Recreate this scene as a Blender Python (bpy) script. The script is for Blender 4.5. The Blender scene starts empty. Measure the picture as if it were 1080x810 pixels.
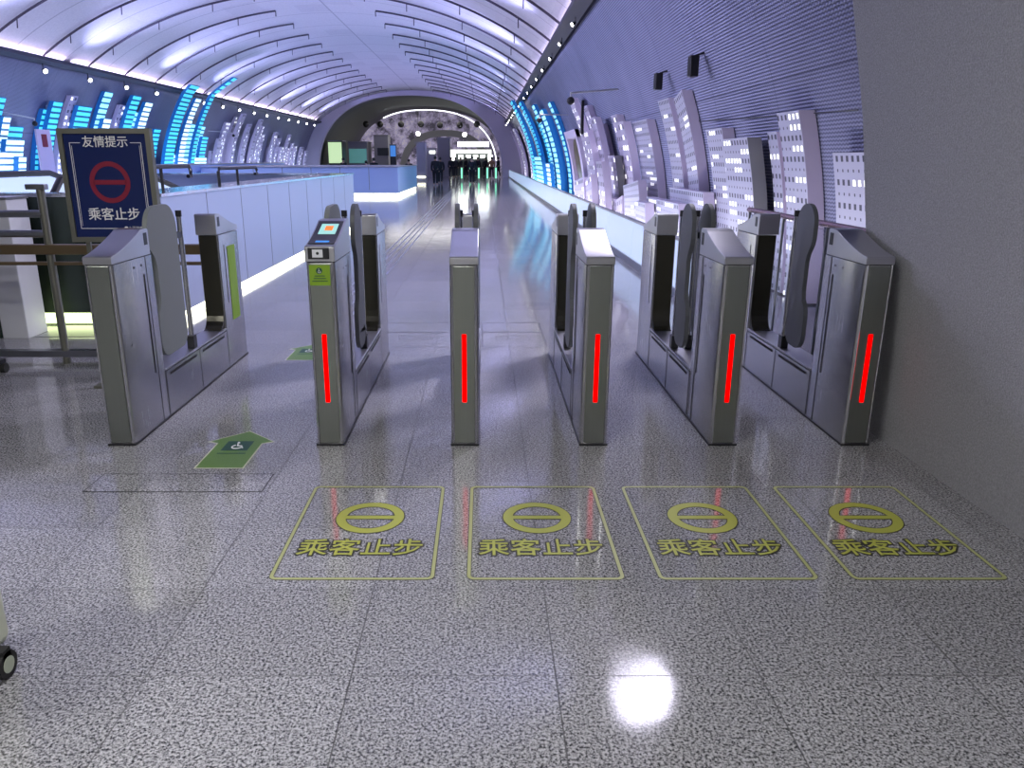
import bpy, math, random
from math import sin, cos, tan, atan, pi, radians as R, sqrt
from mathutils import Vector
random.seed(7)
S = bpy.context.scene
COL = S.collection

# ------------------------------------------------------------------ camera
H = 1.58; P = R(16.31); F = 810.0; CX = 510.0; CY = 405.0
cam = bpy.data.cameras.new('camera'); co = bpy.data.objects.new('camera', cam); COL.objects.link(co)
co.location = (0, 0, H); co.rotation_euler = (pi/2 - P, 0, 0)
cam.sensor_width = 36; cam.lens = F/1080*36; cam.shift_x = 30/1080; cam.clip_end = 300; cam.clip_start = .05
S.camera = co
def ray(x, y):
    a = (x-CX)/F; b = -(y-CY)/F
    return Vector((a, cos(P)+b*sin(P), -sin(P)+b*cos(P)))
def onY(x, y, Y):
    d = ray(x, y); t = Y/d.y; return Vector((d.x*t, Y, H+d.z*t))

# ------------------------------------------------------------------ materials
def nm(name):
    m = bpy.data.materials.new(name); m.use_nodes = True
    nt = m.node_tree; b = nt.nodes['Principled BSDF']
    return m, nt, b
def mat(name, col, rough=.5, metal=0, emit=None, es=0, spec=.5, alpha=1, trans=0, bump=0, bscale=80, ior=None, mottle=0, mscale=3):
    m, nt, b = nm(name)
    b.inputs['Base Color'].default_value = (*col, 1); b.inputs['Roughness'].default_value = rough
    b.inputs['Metallic'].default_value = metal; b.inputs['Specular IOR Level'].default_value = spec
    b.inputs['Alpha'].default_value = alpha; b.inputs['Transmission Weight'].default_value = trans
    if ior: b.inputs['IOR'].default_value = ior
    if emit: b.inputs['Emission Color'].default_value = (*emit, 1); b.inputs['Emission Strength'].default_value = es
    tc = nt.nodes.new('ShaderNodeTexCoord')
    if bump:
        n = nt.nodes.new('ShaderNodeTexNoise'); n.inputs['Scale'].default_value = bscale; n.inputs['Detail'].default_value = 6
        nt.links.new(tc.outputs['Object'], n.inputs['Vector'])
        bp = nt.nodes.new('ShaderNodeBump'); bp.inputs['Strength'].default_value = bump; bp.inputs['Distance'].default_value = .01
        nt.links.new(n.outputs['Fac'], bp.inputs['Height']); nt.links.new(bp.outputs['Normal'], b.inputs['Normal'])
    if mottle:
        n = nt.nodes.new('ShaderNodeTexNoise'); n.inputs['Scale'].default_value = mscale; n.inputs['Detail'].default_value = 5
        nt.links.new(tc.outputs['Object'], n.inputs['Vector'])
        mx = nt.nodes.new('ShaderNodeMix'); mx.data_type = 'RGBA'
        mx.inputs[6].default_value = (*[c*(1-mottle) for c in col], 1); mx.inputs[7].default_value = (*[min(1, c*(1+mottle)) for c in col], 1)
        nt.links.new(n.outputs['Fac'], mx.inputs[0]); nt.links.new(mx.outputs[2], b.inputs['Base Color'])
    return m
def emi(name, col, s):
    m, nt, b = nm(name)
    b.inputs['Base Color'].default_value = (*[c*.5 for c in col], 1)
    b.inputs['Emission Color'].default_value = (*col, 1); b.inputs['Emission Strength'].default_value = s; b.inputs['Specular IOR Level'].default_value = 0
    return m
def math_(nt, op, a, b=None, c=None):
    n = nt.nodes.new('ShaderNodeMath'); n.operation = op
    for i, v in enumerate((a, b, c)):
        if v is None: continue
        if isinstance(v, (int, float)): n.inputs[i].default_value = v
        else: nt.links.new(v, n.inputs[i])
    return n.outputs[0]
def mixc(nt, f, a, b):
    n = nt.nodes.new('ShaderNodeMix'); n.data_type = 'RGBA'
    for i, v in ((0, f), (6, a), (7, b)):
        if isinstance(v, (int, float)): n.inputs[i].default_value = v
        elif isinstance(v, tuple): n.inputs[i].default_value = (*v, 1)
        else: nt.links.new(v, n.inputs[i])
    return n.outputs[2]

def steel(name, col, rough=.28, axis=2, var=.12):
    m, nt, b = nm(name)
    b.inputs['Metallic'].default_value = 1
    tc = nt.nodes.new('ShaderNodeTexCoord'); mp = nt.nodes.new('ShaderNodeMapping')
    sc = [220, 220, 220]; sc[axis] = 2.5; mp.inputs['Scale'].default_value = sc
    nt.links.new(tc.outputs['Object'], mp.inputs['Vector'])
    n = nt.nodes.new('ShaderNodeTexNoise'); n.inputs['Scale'].default_value = 1; n.inputs['Detail'].default_value = 4
    nt.links.new(mp.outputs[0], n.inputs['Vector'])
    n2 = nt.nodes.new('ShaderNodeTexNoise'); n2.inputs['Scale'].default_value = 5; nt.links.new(tc.outputs['Object'], n2.inputs['Vector'])
    f = math_(nt, 'MULTIPLY_ADD', n.outputs['Fac'], .6, math_(nt, 'MULTIPLY', n2.outputs['Fac'], .4))
    nt.links.new(mixc(nt, f, tuple(c*(1-var*2) for c in col), tuple(min(1, c*(1+var*2)) for c in col)), b.inputs['Base Color'])
    r = math_(nt, 'MULTIPLY_ADD', f, .08, rough-.04); nt.links.new(r, b.inputs['Roughness'])
    return m

def floor_mat():
    m, nt, b = nm('granite_floor')
    tc = nt.nodes.new('ShaderNodeTexCoord'); sx = nt.nodes.new('ShaderNodeSeparateXYZ')
    nt.links.new(tc.outputs['Object'], sx.inputs[0])
    n = nt.nodes.new('ShaderNodeTexNoise'); n.inputs['Scale'].default_value = 110; n.inputs['Detail'].default_value = 3; n.inputs['Roughness'].default_value = .75
    nt.links.new(tc.outputs['Object'], n.inputs['Vector'])
    v = nt.nodes.new('ShaderNodeTexVoronoi'); v.inputs['Scale'].default_value = 170; nt.links.new(tc.outputs['Object'], v.inputs['Vector'])
    cr = nt.nodes.new('ShaderNodeValToRGB'); e = cr.color_ramp.elements
    e[0].position = .40; e[0].color = (.022, .022, .025, 1); e[1].position = .60; e[1].color = (.42, .415, .42, 1)
    k = e.new(.5); k.color = (.21, .21, .215, 1)
    nt.links.new(n.outputs['Fac'], cr.inputs[0])
    vs = nt.nodes.new('ShaderNodeSeparateColor'); nt.links.new(v.outputs['Color'], vs.inputs[0])
    c1 = mixc(nt, math_(nt, 'MULTIPLY', math_(nt, 'GREATER_THAN', vs.outputs[0], .8), .45), cr.outputs[0], (.45, .45, .46))
    # tile joints .65 x .513
    def cell(out, pitch, off):
        q = math_(nt, 'DIVIDE', math_(nt, 'SUBTRACT', out, off), pitch)
        fr = math_(nt, 'ABSOLUTE', math_(nt, 'SUBTRACT', math_(nt, 'FRACT', q), .5))
        return q, math_(nt, 'GREATER_THAN', fr, .5-.0022/pitch)
    qx, jx = cell(sx.outputs[0], .652, .23); qy, jy = cell(sx.outputs[1], .513, 4.14)
    idv = nt.nodes.new('ShaderNodeCombineXYZ')
    nt.links.new(math_(nt, 'FLOOR', qx), idv.inputs[0]); nt.links.new(math_(nt, 'FLOOR', qy), idv.inputs[1])
    wn = nt.nodes.new('ShaderNodeTexWhiteNoise'); nt.links.new(idv.outputs[0], wn.inputs['Vector'])
    big = nt.nodes.new('ShaderNodeTexNoise'); big.inputs['Scale'].default_value = .7; nt.links.new(tc.outputs['Object'], big.inputs['Vector'])
    tone = math_(nt, 'ADD', math_(nt, 'MULTIPLY_ADD', wn.outputs[0], .16, .72), math_(nt, 'MULTIPLY', big.outputs['Fac'], .4))
    hs = nt.nodes.new('ShaderNodeHueSaturation'); nt.links.new(c1, hs.inputs['Color']); nt.links.new(tone, hs.inputs['Value'])
    j = math_(nt, 'MAXIMUM', jx, math_(nt, 'MULTIPLY', jy, .8))
    nt.links.new(mixc(nt, math_(nt, 'MULTIPLY', j, .85), hs.outputs[0], (.03, .03, .03)), b.inputs['Base Color'])
    rn = nt.nodes.new('ShaderNodeTexNoise'); rn.inputs['Scale'].default_value = 1.3; nt.links.new(tc.outputs['Object'], rn.inputs['Vector'])
    r = math_(nt, 'ADD', math_(nt, 'MULTIPLY_ADD', rn.outputs['Fac'], .07, .055), math_(nt, 'MULTIPLY', j, .4))
    nt.links.new(r, b.inputs['Roughness'])
    b.inputs['Specular IOR Level'].default_value = .62
    # long gentle unevenness of the polish
    wv = nt.nodes.new('ShaderNodeTexNoise'); wv.inputs['Scale'].default_value = 3.0; nt.links.new(tc.outputs['Object'], wv.inputs['Vector'])
    bp = nt.nodes.new('ShaderNodeBump'); bp.inputs['Strength'].default_value = .12; bp.inputs['Distance'].default_value = .01
    nt.links.new(wv.outputs['Fac'], bp.inputs['Height']); nt.links.new(bp.outputs[0], b.inputs['Normal'])
    return m

def ribbed_wall():
    m, nt, b = nm('purple_metal_cladding')
    tc = nt.nodes.new('ShaderNodeTexCoord'); uv = nt.nodes.new('ShaderNodeSeparateXYZ'); nt.links.new(tc.outputs['UV'], uv.inputs[0])
    u, v = uv.outputs[0], uv.outputs[1]
    row = math_(nt, 'FRACT', math_(nt, 'DIVIDE', v, .040))
    w = math_(nt, 'SINE', math_(nt, 'MULTIPLY', u, 2*pi/.07))
    r2 = math_(nt, 'ABSOLUTE', math_(nt, 'SUBTRACT', math_(nt, 'FRACT', math_(nt, 'ADD', math_(nt, 'DIVIDE', v, .040), math_(nt, 'MULTIPLY', w, .12))), .5))
    f = math_(nt, 'MULTIPLY', r2, 2)
    n = nt.nodes.new('ShaderNodeTexNoise'); n.inputs['Scale'].default_value = .6; nt.links.new(tc.outputs['Object'], n.inputs['Vector'])
    seam = math_(nt, 'MAXIMUM', math_(nt, 'GREATER_THAN', math_(nt, 'ABSOLUTE', math_(nt, 'SUBTRACT', math_(nt, 'FRACT', math_(nt, 'DIVIDE', u, 2.4)), .5)), .496),
                 math_(nt, 'GREATER_THAN', math_(nt, 'ABSOLUTE', math_(nt, 'SUBTRACT', math_(nt, 'FRACT', math_(nt, 'DIVIDE', v, 2.5)), .5)), .494))
    c = mixc(nt, math_(nt, 'MULTIPLY', f, 1), (.10, .105, .17), (.31, .325, .46))
    hs = nt.nodes.new('ShaderNodeHueSaturation'); nt.links.new(c, hs.inputs['Color'])
    nt.links.new(math_(nt, 'MULTIPLY_ADD', n.outputs['Fac'], .5, .75), hs.inputs['Value'])
    nt.links.new(mixc(nt, math_(nt, 'MULTIPLY', seam, .35), hs.outputs[0], (.02, .02, .04)), b.inputs['Base Color'])
    b.inputs['Metallic'].default_value = .45; b.inputs['Roughness'].default_value = .42
    bp = nt.nodes.new('ShaderNodeBump'); bp.inputs['Strength'].default_value = .6; bp.inputs['Distance'].default_value = .01
    nt.links.new(f, bp.inputs['Height']); nt.links.new(bp.outputs[0], b.inputs['Normal'])
    return m

def ceiling_mat():
    m, nt, b = nm('stretched_ceiling_membrane')
    tc = nt.nodes.new('ShaderNodeTexCoord'); uv = nt.nodes.new('ShaderNodeSeparateXYZ'); nt.links.new(tc.outputs['UV'], uv.inputs[0])
    u, v = uv.outputs[0], uv.outputs[1]
    seam = math_(nt, 'MAXIMUM', math_(nt, 'GREATER_THAN', math_(nt, 'ABSOLUTE', math_(nt, 'SUBTRACT', math_(nt, 'FRACT', math_(nt, 'DIVIDE', math_(nt, 'SUBTRACT', u, 28.8), 3)), .5)), .49),
                 math_(nt, 'LESS_THAN', math_(nt, 'ABSOLUTE', v), .03))
    n = nt.nodes.new('ShaderNodeTexNoise'); n.inputs['Scale'].default_value = 14; n.inputs['Detail'].default_value = 8; n.inputs['Roughness'].default_value = .7
    nt.links.new(tc.outputs['Object'], n.inputs['Vector'])
    idv = nt.nodes.new('ShaderNodeCombineXYZ'); nt.links.new(math_(nt, 'FLOOR', math_(nt, 'DIVIDE', u, 1.5)), idv.inputs[0]); nt.links.new(math_(nt, 'FLOOR', math_(nt, 'DIVIDE', v, 1.2)), idv.inputs[1])
    wn = nt.nodes.new('ShaderNodeTexWhiteNoise'); nt.links.new(idv.outputs[0], wn.inputs['Vector'])
    k = math_(nt, 'ADD', math_(nt, 'MULTIPLY', n.outputs['Fac'], .8), math_(nt, 'MULTIPLY', math_(nt, 'GREATER_THAN', wn.outputs[0], .8), .12))
    c = mixc(nt, k, (.86, .84, .88), (.42, .41, .47))
    nt.links.new(mixc(nt, math_(nt, 'MULTIPLY', seam, .5), c, (.2, .2, .25)), b.inputs['Base Color'])
    b.inputs['Roughness'].default_value = .8
    return m

def tower_mat(name, wall, hole, lit, les, cw=.11, ch=.11, frac=.16, hw=.45, hh=.5, runs=3, wemit=0):
    """sheet-metal tower face: a grid of punched windows, some of them lit from inside"""
    m, nt, b = nm(name)
    tc = nt.nodes.new('ShaderNodeTexCoord'); uv = nt.nodes.new('ShaderNodeSeparateXYZ'); nt.links.new(tc.outputs['UV'], uv.inputs[0])
    qu = math_(nt, 'DIVIDE', uv.outputs[0], cw); qv = math_(nt, 'DIVIDE', uv.outputs[1], ch)
    iu = math_(nt, 'ABSOLUTE', math_(nt, 'SUBTRACT', math_(nt, 'FRACT', qu), .5)); iv = math_(nt, 'ABSOLUTE', math_(nt, 'SUBTRACT', math_(nt, 'FRACT', qv), .5))
    oi = nt.nodes.new('ShaderNodeObjectInfo')
    idv = nt.nodes.new('ShaderNodeCombineXYZ')
    nt.links.new(math_(nt, 'FLOOR', math_(nt, 'DIVIDE', qu, runs)), idv.inputs[0]); nt.links.new(math_(nt, 'FLOOR', qv), idv.inputs[1]); nt.links.new(math_(nt, 'MULTIPLY', oi.outputs['Random'], 50), idv.inputs[2])
    wn = nt.nodes.new('ShaderNodeTexWhiteNoise'); nt.links.new(idv.outputs[0], wn.inputs['Vector'])
    isl = math_(nt, 'GREATER_THAN', wn.outputs[0], 1-frac)
    even = math_(nt, 'MULTIPLY_ADD', math_(nt, 'GREATER_THAN', math_(nt, 'FRACT', math_(nt, 'MULTIPLY', math_(nt, 'FLOOR', qv), .5)), .25), .5, .5)
    hx = math_(nt, 'LESS_THAN', iu, math_(nt, 'MULTIPLY', math_(nt, 'MAXIMUM', even, isl), hw/2)); hy = math_(nt, 'LESS_THAN', iv, math_(nt, 'MULTIPLY', math_(nt, 'MAXIMUM', even, isl), hh/2))
    h = math_(nt, 'MULTIPLY', hx, hy)
    hl = math_(nt, 'MULTIPLY', h, isl)
    nt.links.new(mixc(nt, hl, mixc(nt, h, wall, hole), lit), b.inputs['Base Color'])
    b.inputs['Roughness'].default_value = .45; b.inputs['Metallic'].default_value = .1
    if wemit:
        nt.links.new(mixc(nt, hl, wall, lit), b.inputs['Emission Color'])
        nt.links.new(math_(nt, 'ADD', math_(nt, 'MULTIPLY', hl, les), math_(nt, 'MULTIPLY', math_(nt, 'SUBTRACT', 1, h), wemit)), b.inputs['Emission Strength'])
    else:
        b.inputs['Emission Color'].default_value = (*lit, 1)
        nt.links.new(math_(nt, 'MULTIPLY', hl, les), b.inputs['Emission Strength'])
    return m

def art_mat():
    m, nt, b = nm('blossom_mural')
    tc = nt.nodes.new('ShaderNodeTexCoord')
    n = nt.nodes.new('ShaderNodeTexNoise'); n.inputs['Scale'].default_value = .75; n.inputs['Detail'].default_value = 9; n.inputs['Roughness'].default_value = .72
    nt.links.new(tc.outputs['Object'], n.inputs['Vector'])
    v = nt.nodes.new('ShaderNodeTexVoronoi'); v.inputs['Scale'].default_value = 2.2; nt.links.new(tc.outputs['Object'], v.inputs['Vector'])
    cr = nt.nodes.new('ShaderNodeValToRGB'); e = cr.color_ramp.elements
    e[0].position = .40; e[0].color = (.09, .08, .12, 1); e[1].position = .62; e[1].color = (.75, .68, .9, 1)
    k = e.new(.5); k.color = (.42, .36, .56, 1)
    nt.links.new(n.outputs['Fac'], cr.inputs[0])
    c = mixc(nt, math_(nt, 'MULTIPLY', math_(nt, 'LESS_THAN', v.outputs['Distance'], .18), .5), cr.outputs[0], (.9, .85, 1))
    nt.links.new(c, b.inputs['Base Color']); nt.links.new(c, b.inputs['Emission Color']); b.inputs['Emission Strength'].default_value = .35
    return m

M = dict(
    floor=floor_mat(), cladding=ribbed_wall(), membrane=ceiling_mat(), mural=art_mat(),
    stucco=mat('grey_stucco', (.31, .31, .32), .95, bump=1.0, bscale=140, spec=.2, mottle=.45, mscale=120),
    steel=steel('brushed_steel', (.56, .56, .57), .26, var=.035), steelx=steel('brushed_steel_cap', (.56, .56, .58), .3, axis=0, var=.04),
    steeld=steel('brushed_steel_dim_reflection', (.32, .34, .30), .32, var=.04),  # same steel, darkened and greened to hold the dim hall's reflection
    edge=mat('polished_edge', (.75, .75, .77), .15, 1), tray=mat('satin_tray', (.5, .5, .54), .38, 1),
    seam=mat('dark_gap', (.012, .012, .014), .6), black=mat('black_plastic', (.015, .015, .018), .35),
    paddle=mat('grey_paddle_foam', (.085, .09, .10), .5, bump=.1, bscale=300), paddle2=mat('olive_paddle_foam', (.17, .185, .18), .5, bump=.1, bscale=300),
    inner=mat('smoked_inner_panel', (.05, .048, .035), .18, .6),
    red=emi('red_led', (1, .0, .0), 1.5), screen=emi('teal_screen', (.32, .62, .6), .9), orange=emi('orange_mark', (1, .22, .06), 1.0),
    bluelcd=emi('blue_glow', (.1, .35, 1), .6),
    green=mat('green_sticker', (.17, .30, .01), .5), greend=mat('green_floor_vinyl', (.10, .20, .03), .4, bump=.2, bscale=200), dkgreen=mat('dark_green_print', (.01, .06, .04), .5),
    cream=mat('cream_border', (.50, .50, .38), .5), white=mat('white_print', (.8, .8, .8), .5), offwhite=mat('off_white_panel', (.62, .63, .66), .45),
    yellow=mat('yellow_floor_vinyl', (.36, .38, .06), .4), pale=mat('pale_yellow_vinyl', (.36, .38, .16), .4), ink=mat('dark_vinyl_outline', (.03, .03, .02), .5),
    faint=mat('worn_grey_vinyl', (.11, .11, .12), .4),
    navy=mat('navy_poster', (.008, .018, .10), .12, spec=.6), signframe=mat('bronze_grey_frame', (.20, .20, .165), .4, .7), redprint=mat('red_print', (.24, .015, .04), .3),
    bluesat=mat('blue_lit_counter_panel', (.50, .56, .74), .30, .55), bluesat2=mat('blue_counter_panel', (.40, .56, .92), .3, 0), ledge=mat('mirror_steel_ledge', (.72, .74, .8), .12, 1, bump=.35, bscale=9),  # bluesat: blue light falling on the pale metal is put into its colour
    strip=emi('warm_white_strip', (1, .98, .72), 5.0), stripw=emi('cool_white_strip', (.85, .92, 1), 5.0), greenstrip=emi('yellow_green_strip', (.86, 1, .50), 3.0),
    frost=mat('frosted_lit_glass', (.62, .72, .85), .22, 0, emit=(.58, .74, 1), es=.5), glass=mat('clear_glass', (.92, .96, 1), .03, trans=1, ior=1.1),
    darkpanel=mat('dark_reflecting_panel', (.055, .075, .06), .22, .6), brownrail=mat('brass_brown_rail', (.20, .145, .08), .35, .7), tube=mat('satin_tube', (.32, .33, .34), .3, 1),
    wood=mat('kerb_trim', (.25, .27, .32), .3, .7), rib=mat('dark_ceiling_rib', (.07, .06, .09), .6), cornice=mat('cornice_metal', (.055, .055, .08), .5, .2),
    portal=mat('lavender_portal_plaster', (.50, .46, .56), .7), olive=mat('olive_grey_vault', (.17, .18, .165), .7), plainc=mat('hall_ceiling_panel', (.55, .55, .56), .8),
    lampw=emi('lamp_lens', (1, .98, .95), 14), ring=emi('ring_light', (.9, .93, 1), 3), fixture=emi('ceiling_fixture', (1, .99, .97), 4),
    towerside=mat('lavender_uplit_sheet', (.74, .66, .82), .42, .1), towerdk=mat('grey_tower_sheet', (.26, .26, .27), .5, .2),  # towerside: uplight on the tower sides put into a brighter colour
    cyside=mat('blue_tower_sheet', (.02, .20, .50), .4, .1, emit=(.01, .12, .5), es=.25),
    twr=tower_mat('punched_tower', (.50, .50, .60), (.05, .05, .08), (1, 1, .93), 1.6, frac=.13),
    twrfar=tower_mat('punched_tower_small', (.50, .46, .58), (.10, .09, .14), (1, .98, 1), 1.4, .26, .22, .30, .5, .45, 1),
    cyan=tower_mat('cyan_tower', (.0, .13, .30), (.01, .06, .15), (.07, .62, .85), .95, .5, .19, 1.01, 1.9, .62, 1, .25),
    cyanw=tower_mat('pale_cyan_tower', (.02, .25, .45), (.1, .3, .4), (.35, .85, 1), 1.0, .5, .21, 1.01, 1.9, .66, 1, .3),
    whitet=tower_mat('white_banded_tower', (.10, .25, .42), (.3, .3, .4), (.68, .92, 1), 1.15, .6, .20, 1.01, 1.9, .66, 1, .3),
    cloth=mat('dark_cloth', (.012, .013, .02), .8), cloth2=mat('charcoal_cloth', (.03, .03, .035), .8), tan=mat('tan_cloth', (.22, .12, .07), .8), skin=mat('skin', (.45, .28, .2), .6), hair=mat('black_hair', (.01, .009, .008), .6),
    case=mat('pale_green_suitcase', (.62, .66, .50), .35), hub=mat('pale_wheel_hub', (.45, .5, .38), .5), rubber=mat('black_rubber', (.012, .012, .012), .7),
    shopgreen=emi('green_lit_shop_panel', (.62, .85, .50), .9), teal=mat('teal_glass', (.12, .32, .30), .2, emit=(.15, .45, .42), es=.35), shopwhite=emi('white_shop_light', (.95, 1, .9), 3), shopdark=mat('dark_shop', (.03, .035, .04), .4),
    led_green=emi('green_gate_light', (.25, 1, .55), 1.6), greyp=mat('grey_partition', (.32, .31, .36), .6), rail_pink=mat('copper_handrail', (.35, .22, .24), .25, .9),
)

# ------------------------------------------------------------------ mesh helper
class MB:
    def __init__(s): s.v = []; s.f = []; s.mi = []; s.uv = {}
    def face(s, idx, m=0, uv=None):
        if uv: s.uv[len(s.f)] = uv
        s.f.append(tuple(idx)); s.mi.append(m)
    def box(s, a, b, m=0, ch=0):
        x0, y0, z0 = a; x1, y1, z1 = b
        if ch <= 0:
            n = len(s.v); s.v += [(x0,y0,z0),(x1,y0,z0),(x1,y1,z0),(x0,y1,z0),(x0,y0,z1),(x1,y0,z1),(x1,y1,z1),(x0,y1,z1)]
            for q in ((0,3,2,1),(4,5,6,7),(0,1,5,4),(1,2,6,5),(2,3,7,6),(3,0,4,7)): s.face([n+i for i in q], m)
        else:   # vertical edges rounded
            pts = []
            for cx_, cy_, a0 in ((x1-ch,y0+ch,-90),(x1-ch,y1-ch,0),(x0+ch,y1-ch,90),(x0+ch,y0+ch,180)):
                for k in range(4):
                    t = R(a0+30*k); pts.append((cx_+ch*cos(t), cy_+ch*sin(t)))
            s.prism(pts, z0, z1, m)
        return s
    def prism(s, pts, z0, z1, m=0):
        n = len(s.v); k = len(pts)
        s.v += [(x, y, z0) for x, y in pts]+[(x, y, z1) for x, y in pts]
        s.face([n+i for i in range(k)][::-1], m); s.face([n+k+i for i in range(k)], m)
        for i in range(k): j = (i+1) % k; s.face((n+i, n+j, n+k+j, n+k+i), m)
        return s
    def prismx(s, pts, x0, x1, m=0):     # outline in (y, z), extruded along x
        n = len(s.v); k = len(pts)
        s.v += [(x0, y, z) for y, z in pts]+[(x1, y, z) for y, z in pts]
        s.face([n+i for i in range(k)][::-1], m); s.face([n+k+i for i in range(k)], m)
        for i in range(k): j = (i+1) % k; s.face((n+i, n+j, n+k+j, n+k+i), m)
        return s
    def prismy(s, pts, y0, y1, m=0):     # outline in (x, z)
        n = len(s.v); k = len(pts)
        s.v += [(x, y0, z) for x, z in pts]+[(x, y1, z) for x, z in pts]
        s.face([n+i for i in range(k)], m); s.face([n+k+i for i in range(k)][::-1], m)
        for i in range(k): j = (i+1) % k; s.face((n+i, n+k+i, n+k+j, n+j), m)
        return s
    def tube(s, pts, r, m=0, seg=10):
        pts = [Vector(p) for p in pts]; rings = []
        for i, p in enumerate(pts):
            d = (pts[min(i+1, len(pts)-1)]-pts[max(i-1, 0)]).normalized()
            up = Vector((0,0,1)) if abs(d.z) < .9 else Vector((1,0,0))
            a = d.cross(up).normalized(); b = d.cross(a)
            n = len(s.v); rr = r[i] if isinstance(r, (list, tuple)) else r
            for k in range(seg):
                t = 2*pi*k/seg; q = p+a*rr*cos(t)+b*rr*sin(t); s.v.append(tuple(q))
            rings.append(n)
        for i in range(len(rings)-1):
            for k in range(seg):
                j = (k+1) % seg; s.face((rings[i]+k, rings[i+1]+k, rings[i+1]+j, rings[i]+j), m)
        s.face([rings[0]+k for k in range(seg)], m); s.face([rings[-1]+k for k in range(seg)][::-1], m)
        return s
    def ball(s, c, r, m=0, n1=14, n2=9):
        if not isinstance(r, (tuple, list)): r = (r, r, r)
        n = len(s.v)
        for i in range(n2+1):
            ph = pi*i/n2
            for k in range(n1):
                t = 2*pi*k/n1; s.v.append((c[0]+r[0]*sin(ph)*cos(t), c[1]+r[1]*sin(ph)*sin(t), c[2]+r[2]*cos(ph)))
        for i in range(n2):
            for k in range(n1):
                j = (k+1) % n1; s.face((n+i*n1+k, n+(i+1)*n1+k, n+(i+1)*n1+j, n+i*n1+j), m)
        return s
    def build(s, name, mats, parent=None, smooth=False, bevel=0):
        me = bpy.data.meshes.new(name); me.from_pydata(s.v, [], s.f)
        mats = mats if isinstance(mats, (list, tuple)) else [mats]
        for q in mats: me.materials.append(M[q])
        me.polygons.foreach_set('material_index', s.mi)
        if s.uv:
            ul = me.uv_layers.new(name='UVMap')
            for fi, uvs in s.uv.items():
                for li, c in zip(me.polygons[fi].loop_indices, uvs): ul.data[li].uv = c
        me.validate(); me.update()
        o = bpy.data.objects.new(name, me); COL.objects.link(o)
        if parent: o.parent = parent
        if smooth:
            for p in me.polygons: p.use_smooth = True
            try: me.set_sharp_from_angle(angle=R(35))
            except Exception: pass
        if bevel:
            b = o.modifiers.new('edge', 'BEVEL'); b.width = bevel; b.segments = 2; b.limit_method = 'ANGLE'; b.angle_limit = R(40)
        return o

def tag(o, label, cat, group=None, kind=None):
    o['label'] = label; o['category'] = cat
    if group: o['group'] = group
    if kind: o['kind'] = kind
    return o
def thing(name, label, cat, loc=(0,0,0), group=None):
    o = bpy.data.objects.new(name, None); o.empty_display_size = .1; COL.objects.link(o); o.location = loc
    return tag(o, label, cat, group)
def struct(o, label=None):
    o['kind'] = 'structure'
    if label: o['label'] = label
    return o
ORD = ['first','second','third','fourth','fifth','sixth','seventh','eighth','ninth','tenth','eleventh','twelfth','thirteenth','fourteenth','fifteenth','sixteenth','seventeenth','eighteenth','nineteenth','twentieth','twenty-first','twenty-second','twenty-third','twenty-fourth','twenty-fifth','twenty-sixth','twenty-seventh','twenty-eighth','twenty-ninth','thirtieth']

def text(name, s, size, m, parent, loc, rot, ext=.0005, off=0, align='CENTER', sx=1, sy=1):
    c = bpy.data.curves.new(name, 'FONT'); c.body = s; c.size = size; c.align_x = align; c.align_y = 'CENTER'
    c.extrude = ext; c.bevel_depth = off; c.bevel_resolution = 0; c.materials.append(M[m]); c.resolution_u = 3
    tmp = bpy.data.objects.new('tmp', c); COL.objects.link(tmp)
    bpy.context.view_layer.update()
    me = bpy.data.meshes.new_from_object(tmp.evaluated_get(bpy.context.evaluated_depsgraph_get()))
    bpy.data.objects.remove(tmp); bpy.data.curves.remove(c)
    o = bpy.data.objects.new(name, me); COL.objects.link(o); o.parent = parent; o.location = loc; o.rotation_euler = rot
    o.scale = (sx, sy, .08 if off > .002 else 1)
    return o

# ------------------------------------------------------------------ cross-section of the tunnel
XC = -6.25; ZB = 4.8; BH = 7.4; AW = 11.1
YN, YF = 4.62, 72.0
def wx(z, side, d=0):
    return (3.8-.07*z*z-d) if side > 0 else (2*XC-3.8+.07*z*z+d)
def cz(x): return BH*sqrt(max(0, 1-((x-XC)/AW)**2))
XB = wx(ZB, 1)
ceil_prof = []
NT = 64
t0 = math.acos((XB-XC)/AW)
for i in range(NT+1):
    t = t0+(pi-2*t0)*i/NT; ceil_prof.append((XC+AW*cos(t), BH*sin(t)))
def sheet(name, prof, y0, y1, m, ny=1, centre=False, thick=None, flip=False):
    mb = MB(); ys = [y0+(y1-y0)*i/ny for i in range(ny+1)]
    L = [0]
    for a, b in zip(prof, prof[1:]): L.append(L[-1]+math.dist(a, b))
    off = L[-1]/2 if centre else 0
    for y in ys: mb.v += [(x, y, z) for x, z in prof]
    k = len(prof)
    for j in range(ny):
        for i in range(k-1):
            q = (j*k+i, j*k+i+1, (j+1)*k+i+1, (j+1)*k+i); uv = ((ys[j], L[i]-off), (ys[j], L[i+1]-off), (ys[j+1], L[i+1]-off), (ys[j+1], L[i]-off))
            if flip: q = q[::-1]; uv = uv[::-1]
            mb.face(q, 0, uv)
    o = mb.build(name, m, smooth=True)
    s = o.modifiers.new('shell', 'SOLIDIFY'); s.thickness = thick or .12; s.offset = -1
    return o
# floor
mb = MB().box((-19, -4, -.2), (4.2, 100, 0)); struct(mb.build('floor', 'floor'))
zs = [i*ZB/16 for i in range(17)]
struct(sheet('wall_right', [(wx(z, 1), z) for z in zs], YN, YF, 'cladding'))
struct(sheet('wall_left', [(wx(z, -1), z) for z in zs], -4, YF, 'cladding', flip=True))
c_ = struct(sheet('ceiling', ceil_prof, YN, YF, 'membrane', 4, True))
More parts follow.
